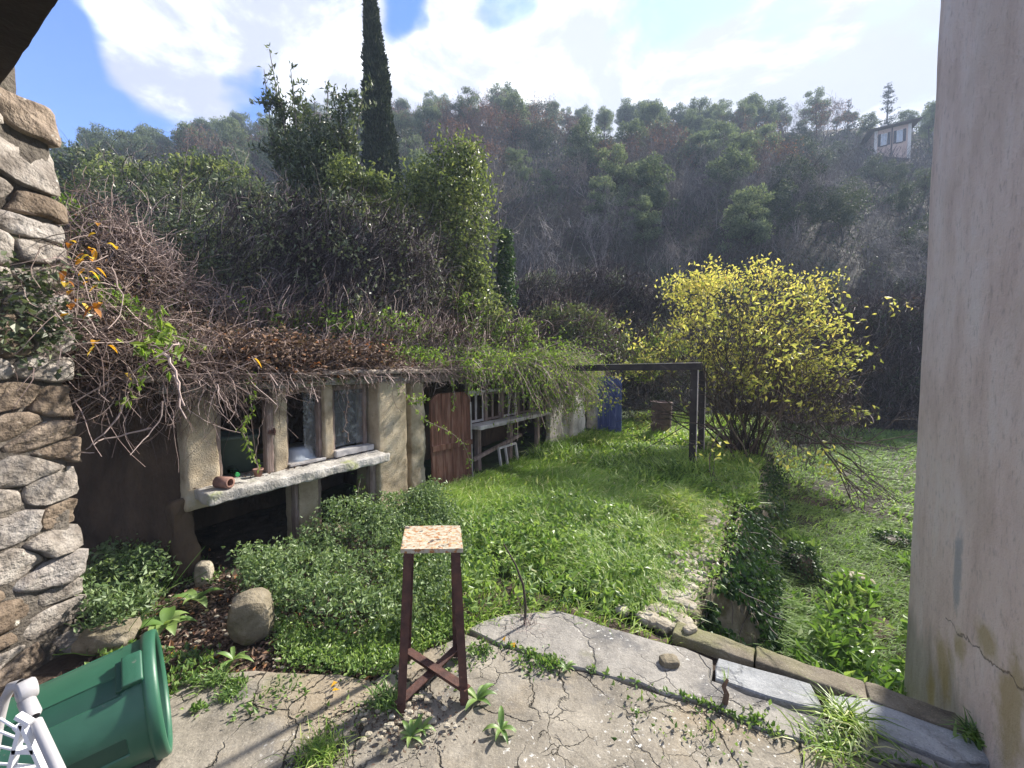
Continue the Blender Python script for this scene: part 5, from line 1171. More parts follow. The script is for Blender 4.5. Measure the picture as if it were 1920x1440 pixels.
# litter and dead runners over the roof
a = Acc(); n = 12000; t = rng.uniform(-.3, 5.5, n) ** 1.0; q = rng.uniform(-1.3, .08, n); P = L(t, q, surf(t, q) + .025 + .05 * rng.random(n)); m = (fbm(P, 2, 3, 41) > -.1) | (q < -.2) ; P = P[m]
leaves(a, P, rdir(len(P)) * [1, 1, .4], rng.uniform(.02, .055, len(P)), .5, .6, rng.random(len(P)) ** 1.2 * .97)
P = slope_pts(5000, [(420, 600), (700, 600), (760, 690), (560, 700), (430, 690)], 3, 9, .06); leaves(a, P, rdir(len(P)) * [1, 1, .5], rng.uniform(.03, .06, len(P)), .5, .6, rng.random(len(P)) ** 1.2)
b_ = Acc(); n = 9000; t = rng.uniform(1.8, 7.5, n); q = rng.uniform(-1.6, .14, n); P = L(t, q, surf(t, q) + .03 + .22 * rng.random(n)); P = P[(fbm(P, 1.6, 3, 49) > .10 - .05 * t[:, None][:, 0])]; leaves(b_, P, rdir(len(P), -.2), rng.uniform(.035, .07, len(P)), .45, .4, np.clip(.45 + .28 * rng.normal(size=len(P)), 0, 1)); tag(b_.build('roof_creeper', M['vine_leaf']), 'pale green creeper leaves spreading over the rear shed roof', 'creeper', kind='stuff')
tag(a.build('roof_litter', M['deadleaf']), 'thick layer of dead leaves covering the shed roof', 'leaf litter', kind='stuff')
a = Acc(); n = 3400; t = rng.uniform(-.2, 7.0, n); q = rng.uniform(-1.4, .12, n); P = L(t, q, surf(t, q) + .03); d = N * .5 + rdir(n) * [1, 1, .35]
W = walk(P, d, rng.uniform(.04, .10, n), 7, .3, .03); strands(a, W, rng.uniform(.0015, .0035, (n, 1)), 3, rng.random(n) ** .8)
n = 700; t = rng.uniform(-.1, 4.6, n); P = L(t, rng.uniform(.02, .14, n), 1.52); W = walk(P, N * .6 + rdir(n) * .6 - Z * .1, rng.uniform(.02, .055, n), 6, .3, .2); strands(a, W, .002, 3, rng.random(n))
tag(a.build('dry_runners', M['twig']), 'pale dry runners matted over the shed roof edge', 'runners', kind='stuff')

# generic thicket: random curly stems filling a volume
def thicket(name, label, cat, cens, n, step, k, rad, sm, nl=0, size=.06, lm='laurel', grp=None, var=0.4, upb=.4, wob=.45, shell=0.0):
    cens = [(np.asarray(c, float), np.asarray(r, float)) for c, r in cens]; base = sum(c for c, _ in cens) / len(cens); g = thing(name, label, cat, [base[0], base[1], base[2] - cens[0][1][2]], grp)
    wgt = np.array([np.prod(r) ** (2 / 3.) for _, r in cens]); wgt /= wgt.sum()
    def pts(m, sh): return np.concatenate([ell(max(1, int(m * w_)), c, r, sh) for (c, r), w_ in zip(cens, wgt)])
    P = pts(n, 0.0); d = rdir(len(P), upb); W = walk(P, d, rng.uniform(.6, 1.3, len(P)) * step, k, wob, .02)
    a = Acc(); strands(a, W, np.linspace(1, .5, k)[None] * rng.uniform(.6, 1.3, (len(P), 1)) * rad, 2, np.clip(rng.random(len(P)) ** 1.3, 0, 1)); a.build('stem', M[sm], g)
    if nl:
        cl = pts(max(20, nl // 26), .25); i_ = rng.integers(0, len(cl), nl); P = cl[i_] + rng.normal(size=(nl, 3)) * np.asarray(cens[0][1]).mean() * .10
        a = Acc(); leaves(a, P, rdir(nl, .1), rng.uniform(.6, 1.4, nl) * size, .5, .35, np.clip(var + .25 * rng.normal(size=nl) + .25 * (rng.random(len(cl)) - .5)[i_], 0, 1)); a.build('foliage', M[lm], g)
    return g
c_ = lambda x, y, Y: AY(x, y, Y)
thicket('bramble_thicket', 'dark purple brown thicket of bare stems behind the shed roof', 'thicket', [(c_(520, 480, 6.5), (1.1, .9, .95)), (c_(660, 490, 6.6), (1.2, .9, 1.0)), (c_(760, 520, 6.9), (.7, .7, .95)), (c_(560, 590, 5.8), (1.6, .6, .5))], 7500, .10, 6, .006, 'dark_twig', 3800, .07, 'laurel', var=.7)
thicket('bramble_thicket', 'lower bramble tangle with pale green leaves on the shed roof edge', 'thicket', [(c_(640, 630, 5.4), (1.1, .5, .35)), (c_(800, 640, 6.2), (1.0, .5, .35)), (c_(480, 620, 5.0), (.6, .4, .3))], 2600, .10, 6, .005, 'twig', 2800, .06, 'vine_leaf', var=.4)
thicket('bramble_thicket', 'pale leafy bramble beyond the middle of the shed roof', 'thicket', [(c_(930, 640, 8.2), (1.0, .6, .55)), (c_(840, 600, 7.8), (.7, .5, .5))], 1500, .12, 6, .006, 'twig', 3800, .07, 'vine_leaf', var=.5)
thicket('shrub', 'grey green shrub heaped behind the white pillar', 'shrub', [(c_(1110, 640, 10.5), (1.0, .7, .75)), (c_(1060, 620, 11), (1.0, .8, .7))], 1500, .14, 6, .007, 'twig', 5200, .085, 'green_tree', var=.35)
thicket('shrub', 'dull brown green shrub at the end of the terrace', 'shrub', [(c_(1220, 660, 12), (1.1, .8, .85)), (c_(1180, 730, 11.6), (.9, .6, .8)), (c_(1280, 740, 11.5), (1.0, .6, .9))], 2600, .15, 6, .008, 'dark_twig', 3600, .08, 'oak', var=.6)
thicket('shrub', 'yellowish shrub left of the yellow bush', 'shrub', [(c_(1240, 650, 9.8), (.6, .5, .35)), (c_(1200, 690, 9.6), (.5, .4, .3))], 700, .12, 6, .006, 'twig', 1700, .07, 'vine_leaf', var=.8)
for i, (x, y, Y, r) in enumerate([(1010, 575, 14, 1.5), (1120, 560, 15, 1.7), (1210, 590, 14.5, 1.4), (1000, 610, 12.5, 1.0)]):
    thicket('bramble_heap', ['dark bramble heap behind the grey green shrub', 'rounded bramble heap below the bare woods', 'bramble heap left of the yellow bush', 'small bramble heap behind the rear shed roof'][i], 'thicket', [(c_(x, y, Y), (r, r * .8, r * .62))], 2300, .2, 6, .010, 'dark_twig', 1600, .09, 'oak', var=.7)
for i, (x, y, Y, r) in enumerate([(1640, 620, 14.5, 1.7), (1600, 690, 14, 1.3), (1690, 720, 13.5, 1.6), (1700, 610, 15.5, 1.8), (1560, 720, 14.6, 1.1), (1660, 770, 13.6, 1.0)]):
    thicket('dark_undergrowth_bush', ['dark bare bush between the yellow bush and the house', 'dark twiggy bush at the right of the yellow bush', 'dark bush against the right house edge', 'upper dark bush beside the house edge', 'dark low bush right behind the yellow bush', 'lowest dark bush at the top of the lower field'][i], 'bush', [(c_(x, y, Y), (r, r * .7, r * .65))], 2700, .2, 6, .009, 'dark_twig', 1700, .09, ('oak', 'deadleaf')[i % 2], var=.4)

# hedge plants and shrubs left of the laurel, ten to twenty metres off
for i, (x, y, Y, r, lm, lab) in enumerate([(250, 385, 13, (2.0, 1.4, 1.1), 'green_tree', 'olive green shrub above the creeper at the far left'), (330, 400, 12, (1.5, 1.2, 1.2), 'green_tree', 'mid green leafy shrub left of the laurel'),
                                           (400, 370, 13, (1.3, 1.2, 1.2), 'green_tree', 'leafy shrub close left of the laurel'), (455, 405, 11, (1.1, 1, .9), 'laurel', 'grey green shrub at the foot of the laurel'), (200, 345, 15, (1.6, 1.2, 1.0), 'laurel', 'dull shrub nearest the stone corner'),
                                           (380, 470, 8, (1.1, .9, .6), 'laurel', 'pale leafy tangle under the left shrubs'), (300, 420, 9, (1.3, .9, .7), 'laurel', 'low green tangle behind the creeper')]):
    thicket('shrub', lab, 'shrub', [(c_(x, y, Y), r)], 420, .2, 6, .007, 'dark_twig', 6500, .13 * Y / 13, lm, var=.55)

# ---- laurel with upright shoots
lt = thing('laurel_tree', 'tall grey green laurel with upright leafy shoots left of the cypress', 'tree', c_(590, 600, 7.6))
a = Acc(); b_ = Acc(); tips = [(505, 92, 8), (520, 150, 7.9), (545, 130, 7.8), (560, 180, 8), (590, 190, 7.8), (615, 165, 8), (650, 165, 7.9), (665, 215, 8), (500, 235, 7.7), (495, 130, 8.1), (640, 200, 7.7), (575, 215, 8.2), (600, 250, 7.6), (540, 280, 7.6), (660, 270, 7.9), (680, 180, 8), (530, 210, 8.1)]
base = c_(600, 640, 7.7)
Wl, Rl = [], []
for (x, y, Y) in tips:
    tp = c_(x, y, Y); mid = c_(590 + (x - 590) * .35, 430, 7.7) + rng.normal(size=3) * .12; s_ = np.linspace(0, 1, 10)[:, None]
    W = (1 - s_) ** 2 * base + 2 * s_ * (1 - s_) * mid + s_ ** 2 * tp; W[1:-1] += rng.normal(size=(8, 3)) * .02; Wl.append(W); Rl.append(np.linspace(.035, .006, 10))
strands(a, np.array(Wl), np.array(Rl), 5, .5)
sp = []
for W in Wl:
    for _ in range(22):
        u = rng.uniform(.38, .98); i0 = int(u * 9); p = W[i0] + (W[min(9, i0 + 1)] - W[i0]) * rng.random(); d = rng.normal(size=3) * [.8, .8, .3] + [0, 0, .9]; sp.append(np.concatenate([p, d]))
sp = np.array(sp); Wt = walk(sp[:, :3], sp[:, 3:], .075 * rng.uniform(.5, 1.2, len(sp)), 6, .12, -.05); strands(a, Wt, .0045, 3, .4); a.build('trunk', M['bark'], lt)
al_ = np.concatenate([Wt.reshape(-1, 3)] + [W[6:] for W in Wl]); n = 9500; i_ = rng.integers(0, len(al_), n); P = al_[i_] + rng.normal(size=(n, 3)) * .035
leaves(b_, P, rdir(n, 1.1), rng.uniform(.07, .12, n), .36, .35, np.clip(rng.normal(size=n) * .28 + .42, 0, 1))
P = ell(5200, c_(600, 350, 7.8), (.62, .6, 1.25)); leaves(b_, P, rdir(5200, .6), rng.uniform(.06, .10, 5200), .4, .35, np.clip(rng.normal(size=5200) * .25 + .38, 0, 1)); b_.build('crown', M['laurel'], lt)
a = Acc(); P = np.concatenate([ell(700, c_(650, 325, 7.2), (.35, .3, .3)), ell(600, c_(625, 400, 7.0), (.3, .3, .4)), ell(500, c_(700, 345, 7.2), (.3, .2, .15))]); leaves(a, P, rdir(len(P), -.4), rng.uniform(.06, .10, len(P)), .5, .3, rng.random(len(P))); tag(a.build('vine_foliage', M['green_tree'], lt), 'brighter green vine leaves climbing through the laurel')

# ---- rounded green tree behind the shed
gt = thing('ivy_tree', 'bright green leafy tree rounded at the top behind the middle of the shed', 'tree', c_(850, 640, 8.4))
cl = [(c_(860, 310, 8.6), (.48, .4, .4), 1900), (c_(845, 370, 8.5), (.9, .7, .6), 3600), (c_(850, 450, 8.5), (.95, .6, .5), 2100), (c_(800, 340, 8.6), (.35, .3, .3), 700), (c_(870, 530, 8.3), (.5, .45, .75), 3400), (c_(905, 600, 8.1), (.45, .4, .4), 1600), (c_(735, 400, 8.6), (.7, .5, .45), 1500), (c_(690, 360, 8.8), (.5, .4, .35), 900)]
a = Acc()
for c0_, r0, n in cl:
    cc = ell(n // 30 + 2, c0_, r0, .5); i_ = rng.integers(0, len(cc), n); P = cc[i_] + rng.normal(size=(n, 3)) * .15; leaves(a, P, rdir(n, -.2), rng.uniform(.06, .12, n), .48, .35, np.clip(.5 + .25 * rng.normal(size=n) + .4 * (rng.random(len(cc)) - .5)[i_], 0, 1))
a.build('crown', M['green_tree'], gt)
a = Acc(); n = 26; B = c_(820, 660, 8.4); P = B + rng.normal(size=(n, 3)) * [.35, .2, 0]; T_ = np.array([c_(x, y, 8.5) for x, y in zip(rng.uniform(730, 920, n), rng.uniform(330, 470, n))]); s_ = np.linspace(0, 1, 9)[None, :, None]
W = P[:, None] + (T_ - P)[:, None] * s_ + np.sin(s_ * 3.1) * rng.normal(size=(n, 1, 3)) * .12 + rng.normal(size=(n, 9, 3)) * .015; strands(a, W, np.linspace(.028, .008, 9)[None] * rng.uniform(.6, 1.2, (n, 1)), 5, .35)
W2 = walk(W[:, 4:8].reshape(-1, 3).repeat(4, 0), rdir(n * 16, .8), .10, 6, .25); strands(a, W2, .005, 3, .5); a.build('trunk', M['bark'], gt)

# ---- ivy covered trunk with bare branches
def branches(P0, d0, ln, r0, depth, spread, up_, out, kids=3, k=6, wob=.13):
    W = walk(np.array([P0]), np.array([d0]), ln / (k - 1), k, wob, -.02)[0]; out.append((W, np.linspace(r0, r0 * .55, k)))
    if depth == 0: return
    for i in range(kids + (rng.random() < .5)):
        j = int(rng.integers(k // 2, k)); d = W[j] - W[j - 1]; d /= np.linalg.norm(d); nd = d + rng.normal(size=3) * spread + [0, 0, up_]; branches(W[j], nd, ln * rng.uniform(.6, .85), r0 * .55, depth - 1, spread, up_, out, kids, k, wob)
def addbr(a, out, sides=4, var=None):
    strands(a, np.array([o[0] for o in out]), np.array([o[1] for o in out]), sides, rng.random(len(out)) if var is None else var)
it = thing('ivy_trunk_tree', 'bare tree with dark ivy clad trunk right of the green tree', 'tree', c_(950, 600, 9.2)); out = []
B = c_(952, 610, 9.2); branches(B, [.02, 0, 1], 1.8, .06, 0, .3, .2, out); top_ = out[0][0][-1]
for dx in (-.5, -.25, .05, .3, .5): branches(top_, [dx, rng.normal() * .3, 1.0], .80, .024, 4, .42, .15, out, 2)
branches(c_(945, 560, 9.2), [-.6, 0, .7], 1.4, .025, 2, .3, .1, out, 2)
a = Acc(); addbr(a, out, 4); a.build('trunk', M['bark'], it)
n = 2300; u = rng.random(n); C = c_(950, 572, 9.2) + (c_(947, 432, 9.2) - c_(950, 572, 9.2)) * u[:, None]; th = rng.uniform(0, 6.3, n); rr = .17 * (1 - .35 * u) * (1 + .3 * rng.normal(size=n)); P = C + np.stack([rr * np.cos(th), rr * np.sin(th), 0 * th], 1)
a = Acc(); leaves(a, P, rdir(n, -.6), rng.uniform(.05, .09, n), .7, .3, rng.random(n)); a.build('ivy_foliage', M['ivy'], it)

# ---- the yellow bush
yb = thing('yellow_bush', 'large bush of yellow green autumn leaves at the terrace edge beyond the pergola', 'bush', G(1385, 850)); YB = G(1395, 850) + Z * -.15; out = []
for i in range(30):
    az = rng.uniform(0, 6.3); sp_ = rng.uniform(.15, .85); branches(YB + rng.normal(size=3) * [.15, .15, 0], [math.cos(az) * sp_, math.sin(az) * sp_, 1], 1.25, .022, 3, .38, .05, out, 2, 6, .12)
out = [o_ for o_ in out if o_[0][-1, 0] < 6.1]; a = Acc(); addbr(a, out, 3); a.build('trunk', M['bark_dark'], yb)
a = Acc(); n = 4200; P = ell(n, c_(1460, 770, 7.4), (1.35, 1.1, .95)); W = walk(P, rdir(n, -.2), rng.uniform(.04, .11, n), 6, .35, .06); m = W[:, :, 2].min(1) > gz(W[:, -1, 0], W[:, -1, 1]) ; W = W[m]; strands(a, W, rng.uniform(.0025, .005, (len(W), 1)), 2, rng.random(len(W)) ** 1.2)
n = 2600; P = ell(n, c_(1425, 640, 7.7), (1.7, 1.3, 1.2)); W = walk(P, rdir(n, .4), rng.uniform(.05, .11, n), 6, .3); strands(a, W, .0035, 2, rng.random(n) ** 1.5); a.build('twig', M['dark_twig'], yb)['kind'] = 'stuff'
a = Acc(); EN = np.array([o[0][-1] for o in out]); EN = EN[(EN[:, 2] > 1.6) | (rng.random(len(EN)) < .35)]; EN = EN[(EN[:, 0] < 5.5)]; cc = np.concatenate([EN[rng.integers(0, len(EN), 170)], ell(70, c_(1400, 560, 7.8), (1.45, 1.1, .55), .35), ell(26, c_(1395, 520, 7.8), (.9, .7, .25)), ell(16, c_(1330, 530, 7.9), (.4, .3, .4)), ell(10, c_(1480, 540, 7.9), (.5, .3, .35)), ell(90, c_(1460, 670, 7.6), (1.5, 1.2, .8), .4), ell(40, c_(1520, 710, 7.3), (.6, .5, .5), .6), ell(30, c_(1390, 700, 7.3), (.9, .5, .5), .6), ell(20, c_(1300, 640, 7.8), (.5, .4, .5), .5), ell(7, c_(1545, 775, 7.2), (.35, .2, .15)), ell(4, c_(1610, 778, 7.2), (.2, .1, .03)), ell(40, c_(1290, 540, 7.9), (.5, .4, .3)), ell(14, c_(1530, 530, 7.8), (.4, .3, .2))])
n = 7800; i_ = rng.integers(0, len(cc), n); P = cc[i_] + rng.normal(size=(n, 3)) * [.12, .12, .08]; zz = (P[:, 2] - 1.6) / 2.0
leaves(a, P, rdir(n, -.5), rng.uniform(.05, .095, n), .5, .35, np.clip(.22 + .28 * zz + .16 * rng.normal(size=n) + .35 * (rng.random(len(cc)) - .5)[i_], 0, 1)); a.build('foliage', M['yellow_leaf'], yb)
fb = thing('fallen_branch', 'dark dead branches sprawling below the yellow bush into the lower field', 'branch', onfield(1560, 850, 6.6)); out = []
for (x0, y0, x1, y1, Y) in [(1470, 800, 1600, 870, 6.5), (1500, 830, 1620, 840, 6.4), (1520, 800, 1570, 880, 6.2), (1540, 840, 1590, 905, 5.9), (1525, 770, 1540, 830, 6.4)]:
    A_, B_ = c_(x0, y0, Y + .3), c_(x1, y1, Y); branches(A_, B_ - A_, np.linalg.norm(B_ - A_), .017, 2, .35, -.05, out, 3, 6, .07)
a = Acc(); addbr(a, out, 4, .3); a.build('stem', M['bark_dark'], fb)

# ---- tall cypress
cy = thing('cypress', 'tall slender dark cypress rising out of the top of the picture', 'tree', c_(715, 640, 14)); c0_ = c_(715, 360, 14); c0_[2] = 2.0; H_ = 14.0
a = Acc(); top_ = c_(692, -35, 14); bot_ = c_(716, 350, 14); axv = top_ - bot_
strands(a, np.array([[np.array([bot_[0], bot_[1], 1.0]), bot_, bot_ + axv * .5, top_]]), np.array([[.16, .14, .09, .02]]), 8, .4); a.build('trunk', M['bark_dark'], cy)
n = 23000; u = rng.random(n) ** .85; uu = -.12 + 1.12 * u; th = rng.uniform(0, 6.3, n); prof = .62 * np.clip(1 - uu, 0, 1) ** .62 * np.clip((uu + .30) / .3, 0, 1) ** .5
prof = .86 * np.clip(prof, .03, .60) * (1 + 1.1 * fbm(np.stack([np.cos(th) * 1.5, np.sin(th) * 1.5, uu * 16], 1), 1.4, 4, 55)); rr = prof * (1 - .35 * rng.random(n) ** 2)
P = bot_ + axv * uu[:, None] + np.stack([rr * np.cos(th), rr * np.sin(th), 0 * th], 1); d = np.stack([np.cos(th) * .5, np.sin(th) * .5, 1.1 + 0 * th], 1) + rng.normal(size=(n, 3)) * .45
a = Acc(); leaves(a, P, d, rng.uniform(.08, .19, n), .38, .4, np.clip(.35 + .3 * rng.normal(size=n) + .5 * fbm(P, 3, 2, 4), 0, 1)); a.build('crown', M['cypress'], cy)

# ================================================================== TREES OF THE HILL (prototypes, then copies)
def proto(kind, variant):
    """returns list of (part name, mesh object) at the origin, unit scale in metres"""
    if kind == 'bare':
        H = 7.0; a = Acc(); out = []
        for i in range(4 if variant % 2 else 2):
            branches(np.array([rng.normal() * .25, rng.normal() * .25, 0]), [rng.normal() * .16, rng.normal() * .16, 1], H * rng.uniform(.38, .5), .055, 4, .33, .28, out, 2, 5, .07)
        addbr(a, out, 3)
        E_ = np.array([o[0][-1] for o in out[1:]]); P = E_[rng.integers(0, len(E_), 1000)]; W = walk(P, rdir(1000, .7), .20, 5, .2); strands(a, W, .009, 2, rng.random(1000)); return [('trunk', a, 'bark')]
    if kind == 'russet':
        a = Acc(); out = []
        for i in range(3): branches(np.array([rng.normal() * .2, rng.normal() * .2, 0]), [rng.normal() * .2, rng.normal() * .2, 1], 2.4, .05, 4, .4, .2, out, 2, 5, .1)
        addbr(a, out, 3); E_ = np.array([o[0][-1] for o in out[1:]]); P = E_[rng.integers(0, len(E_), 800)]; W = walk(P, rdir(800, .6), .18, 5, .25); strands(a, W, .010, 2, rng.random(800))
        b = Acc(); P = E_[rng.integers(0, len(E_), 900)] + rng.normal(size=(900, 3)) * .3; leaves(b, P, rdir(900), .14, .6, .3, rng.random(900)); return [('trunk', a, 'russet_bark'), ('crown', b, 'russet')]
    if kind in ('pine', 'pale_pine'):
        H = 8.0; a = Acc(); b = Acc(); tr = walk(np.zeros((1, 3)), np.array([[rng.normal() * .12, rng.normal() * .1, 1.]]), H * .9 / 8, 9, .05, -.03)[0]; strands(a, tr[None], np.linspace(.14, .03, 9)[None], 5, .3)
        nb = 44; lo = .42 if kind == 'pine' else .22
        for i in range(nb):
            u = rng.uniform(lo, 1.0); p = tr[0] + (tr[-1] - tr[0]) * u; az = rng.uniform(0, 6.3); r_ = math.sqrt(max(.05, 1 - ((u - .62) / .45) ** 2)) * rng.uniform(.2, 1) * 2.1
            q = p + np.array([math.cos(az) * r_, math.sin(az) * r_, rng.uniform(.2, .9)]); strands(a, np.array([[p - [0, 0, .3], (p + q) / 2 - [0, 0, .1], q]]), np.array([[.04, .03, .012]]), 3, .3)
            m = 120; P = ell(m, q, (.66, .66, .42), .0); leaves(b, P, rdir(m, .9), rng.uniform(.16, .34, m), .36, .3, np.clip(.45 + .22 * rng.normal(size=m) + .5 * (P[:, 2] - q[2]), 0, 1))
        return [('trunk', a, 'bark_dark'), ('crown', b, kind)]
    if kind == 'oak':
        a = Acc(); b = Acc(); out = []; branches(np.zeros(3), [0, 0, 1], 2.4, .13, 2, .5, .1, out, 3, 5, .1); addbr(a, out, 4)
        for i in range(34):
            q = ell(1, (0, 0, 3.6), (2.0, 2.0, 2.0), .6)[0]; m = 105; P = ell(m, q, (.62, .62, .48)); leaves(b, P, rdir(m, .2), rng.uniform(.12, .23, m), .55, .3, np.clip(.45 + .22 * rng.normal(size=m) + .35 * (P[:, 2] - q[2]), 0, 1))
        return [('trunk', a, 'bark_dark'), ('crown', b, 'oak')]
    if kind == 'fir':
        a = Acc(); b = Acc(); H = 9.0; strands(a, np.array([[[0, 0, 0], [0, 0, H * .5], [0, 0, H]]]), np.array([[.16, .09, .015]]), 5, .3)
        for i in range(80):
            u = rng.uniform(.10, .99); az = rng.uniform(0, 6.3); r_ = (1 - u) ** .8 * 2.1 * rng.uniform(.6, 1.1) + .12; m = int(20 + 60 * (1 - u)); s_ = rng.random(m)
            P = np.stack([math.cos(az) * r_ * s_, math.sin(az) * r_ * s_, u * H - .15 * r_ * s_ + .35 * r_ * s_ ** 2], 1) + rng.normal(size=(m, 3)) * [.12, .12, .06]; leaves(b, P, rdir(m, -.2) + [math.cos(az), math.sin(az), .2], rng.uniform(.12, .24, m), .4, .3, rng.random(m))
        return [('trunk', a, 'bark_dark'), ('crown', b, 'conifer')]
PR = {}
for kd, cnt in (('bare', 4), ('russet', 2), ('pine', 4), ('pale_pine', 1), ('oak', 3), ('fir', 2)):
    PR[kd] = [[(nm, ac, mt) for nm, ac, mt in proto(kd, v)] for v in range(cnt)]
MESH = {}
def plant(kind, v, P, sc, rz, label, group, name, cat='tree', sz=1.0):
    r = thing(name, label, cat, P, group); r.rotation_euler = (0, 0, rz); r.scale = (sc, sc, sc * sz)
    for i, (nm, ac, mt) in enumerate(PR[kind][v]):
        key = (kind, v, i)
        if key not in MESH: o = ac.build(nm, M[mt], None); MESH[key] = o
        else: o = MESH[key].copy(); COL.objects.link(o)
        o.name = nm; o.parent = r
    return r
SK = np.array([(-200, 290), (140, 268), (230, 262), (300, 258), (350, 243), (400, 222), (440, 214), (480, 225), (520, 240), (640, 215), (740, 200), (850, 203), (900, 190), (940, 181), (1000, 190), (1080, 192), (1150, 192), (1215, 180), (1260, 195), (1310, 182), (1340, 190), (1360, 235), (1412, 222), (1450, 243), (1490, 226), (1530, 230), (1560, 222), (1600, 215), (1690, 195), (1740, 180), (2200, 170)], float)
def place(kind, px, Y, ytop=None, h=None, **kw):
    P = AY(px, 400, Y); P[2] = float(gz(P[0], P[1])) - .15
    H0 = {'bare': 9.6, 'russet': 7.6, 'pine': 9.1, 'pale_pine': 8.8, 'oak': 5.8, 'fir': 9.0}[kind]
    if ytop is not None: h = np.clip(AY(px, ytop, Y)[2] - P[2], 3.0, 14)
    v = int(rng.integers(0, len(PR[kind]))); sc = h / H0
    return plant(kind, v, P, sc, rng.uniform(0, 6.3), **kw)
def zone(px, Y):
    return ('low' if Y < 30 else 'high') + ' on the ' + ('left' if px < 560 else ('middle' if px < 1200 else 'right')) + ' part of the slope'
LB = {'bare': ('bare_tree', 'grey leafless tree among the bare woods on the slope', 'bare trees on the slope'), 'russet': ('russet_tree', 'purple brown tree with a few dead leaves on the upper slope', 'russet trees on the upper slope'),
      'pine': ('pine_tree', 'hazy grey green pine on the upper slope', 'pines on the upper slope'), 'oak': ('evergreen_oak', 'dark rounded evergreen tree on the slope', 'evergreen trees on the slope'),
      'fir': ('fir_tree', 'dark pointed fir on the slope', 'firs on the slope')}
LQ = {'bare': 'grey leafless tree among the bare woods', 'russet': 'purple brown tree with a few dead leaves', 'pine': 'hazy grey green pine', 'oak': 'dark rounded evergreen', 'fir': 'dark pointed fir'}
LP = {'bare': 'bare trees', 'russet': 'russet trees', 'pine': 'pines', 'oak': 'evergreens', 'fir': 'firs'}
def pl(kind, px, Y, ytop=None, h=None, label=None, group=None):
    nm, lb, gr = LB.get(kind, ('pine_tree', '', '')); zn = zone(px, Y); lb = LQ.get(kind, '') + ' ' + zn; gr = LP.get(kind, '') + ' ' + zn
    return place(kind, px, Y, ytop, h, label=label or lb, group=None if label else (group or gr), name=nm)
# skyline pines
for px in np.arange(-120, 2050, 21.0):
    x = px + rng.normal() * 6
    if 1345 < x < 1390 or 1600 < x < 1735: continue
    y = np.interp(x, SK[:, 0], SK[:, 1]) + abs(rng.normal()) * 9
    Y = 69 + rng.normal() * 1.5
    nm = 'hazy green pine along the left skyline' if x < 520 else ('grey green pine along the middle skyline' if x < 1345 else 'dark pine along the right skyline')
    place('pine' if rng.random() < .9 else 'oak', x, Y, y, label=nm, group=nm.replace('pine', 'pines'), name='pine_tree')
for row, (Yr, n_, ) in enumerate(((63, 46), (57, 40))):
    for i in range(n_):
        x = rng.uniform(-150, 2050)
        if 1540 < x < 1760: continue
        kd = 'pine' if rng.random() < ((.93, .8)[row] if x > 560 else 1.0) else ('russet' if rng.random() < .6 else 'oak')
        pl(kd, x, Yr + rng.normal() * 2.5, h=rng.uniform(5.5, 8.5))
# middle and lower woods
cnt = 0
while cnt < 265:
    Y = 17 + 38 * rng.random() ** .75; px = rng.uniform(60, 1900); 
    if 1560 < px < 1800 and Y > 28: continue
    if Y < 24 and px < 480: continue
    if abs(px - 1000) < 75 and 23 < Y < 45: continue
    r = rng.random()
    if px > 1440: kd = 'oak' if r < .55 else 'bare'
    elif px < 560: kd = 'pine' if (r < .5 and Y > 32) else ('oak' if r < .65 else ('russet' if 36 < Y < 50 and px > 380 else ('pine' if Y > 30 else 'oak')))
    else: kd = ('russet' if Y > 36 else 'bare') if r < (.42 if Y > 38 else .76) else ('oak' if r < .72 else 'pine')
    pl(kd, px, Y, h=rng.uniform(5.0, 7.6) * (1 if kd != 'oak' else .72) * np.interp(Y, [16, 30], [.62, 1])); cnt += 1
# individuals one can point to
pl('pale_pine', 983, 36, 256, label='pale green rounded pine in the middle of the slope')
pl('pale_pine', 1038, 34, 318, label='smaller pale pine right below the rounded pale one')
pl('fir', 462, 36, 290, label='small dark fir on the left slope')
pl('fir', 1068, 42, 340, label='dark green fir right of the pale pines')
pl('fir', 1583, 62, 185, label='pointed fir on the skyline left of the hill house')
pl('fir', 1655, 60, 155, label='tallest dark fir rising directly behind the hill house')
pl('pine', 1700, 60, 195, label='greyish pine behind the right end of the hill house roof')
pl('pine', 1620, 59, 205, label='thin pine between the fir and the hill house')
pl('pine', 1738, 55, 180, label='dark pine at the right house edge beside the hill house')
pl('fir', 1412, 66, 190, label='thin ragged tree standing alone on the right skyline')
pl('pine', 1305, 66, 180, label='tall open pine at the right end of the middle skyline')
pl('pine', 1215, 67, 178, label='slim tall pine on the middle skyline')
pl('oak', 1632, 40, 292, label='rounded evergreen hiding the lower left of the hill house')
pl('oak', 1672, 38, 296, label='evergreen tree in front of the hill house')
pl('oak', 1730, 34, 320, label='dark evergreen at the house edge below the hill house')
pl('oak', 1560, 48, 262, label='pale round evergreen left of the hill house')
pl('oak', 1470, 52, 262, label='yellowish round evergreen on the right slope')
pl('oak', 1600, 33, 345, label='dense evergreen lower left of the hill house')
pl('oak', 1690, 30, 372, label='dense evergreen some way below the hill house')
pl('oak', 1500, 34, 350, label='wide evergreen on the right slope above the yellow bush')
pl('bare', 1655, 21, 395, label='bare grey branching tree near the right house edge')
pl('bare', 1700, 19, 420, label='pale bare tree touching the right house edge')
pl('bare', 1000, 19, 330, label='tall thin bare tree behind the ivy clad trunk')
for px in np.arange(1930, 2560, 36.0): pl('oak' if rng.random() < .6 else 'pine', px + rng.normal() * 12, rng.uniform(24, 50), h=rng.uniform(5, 7.5))
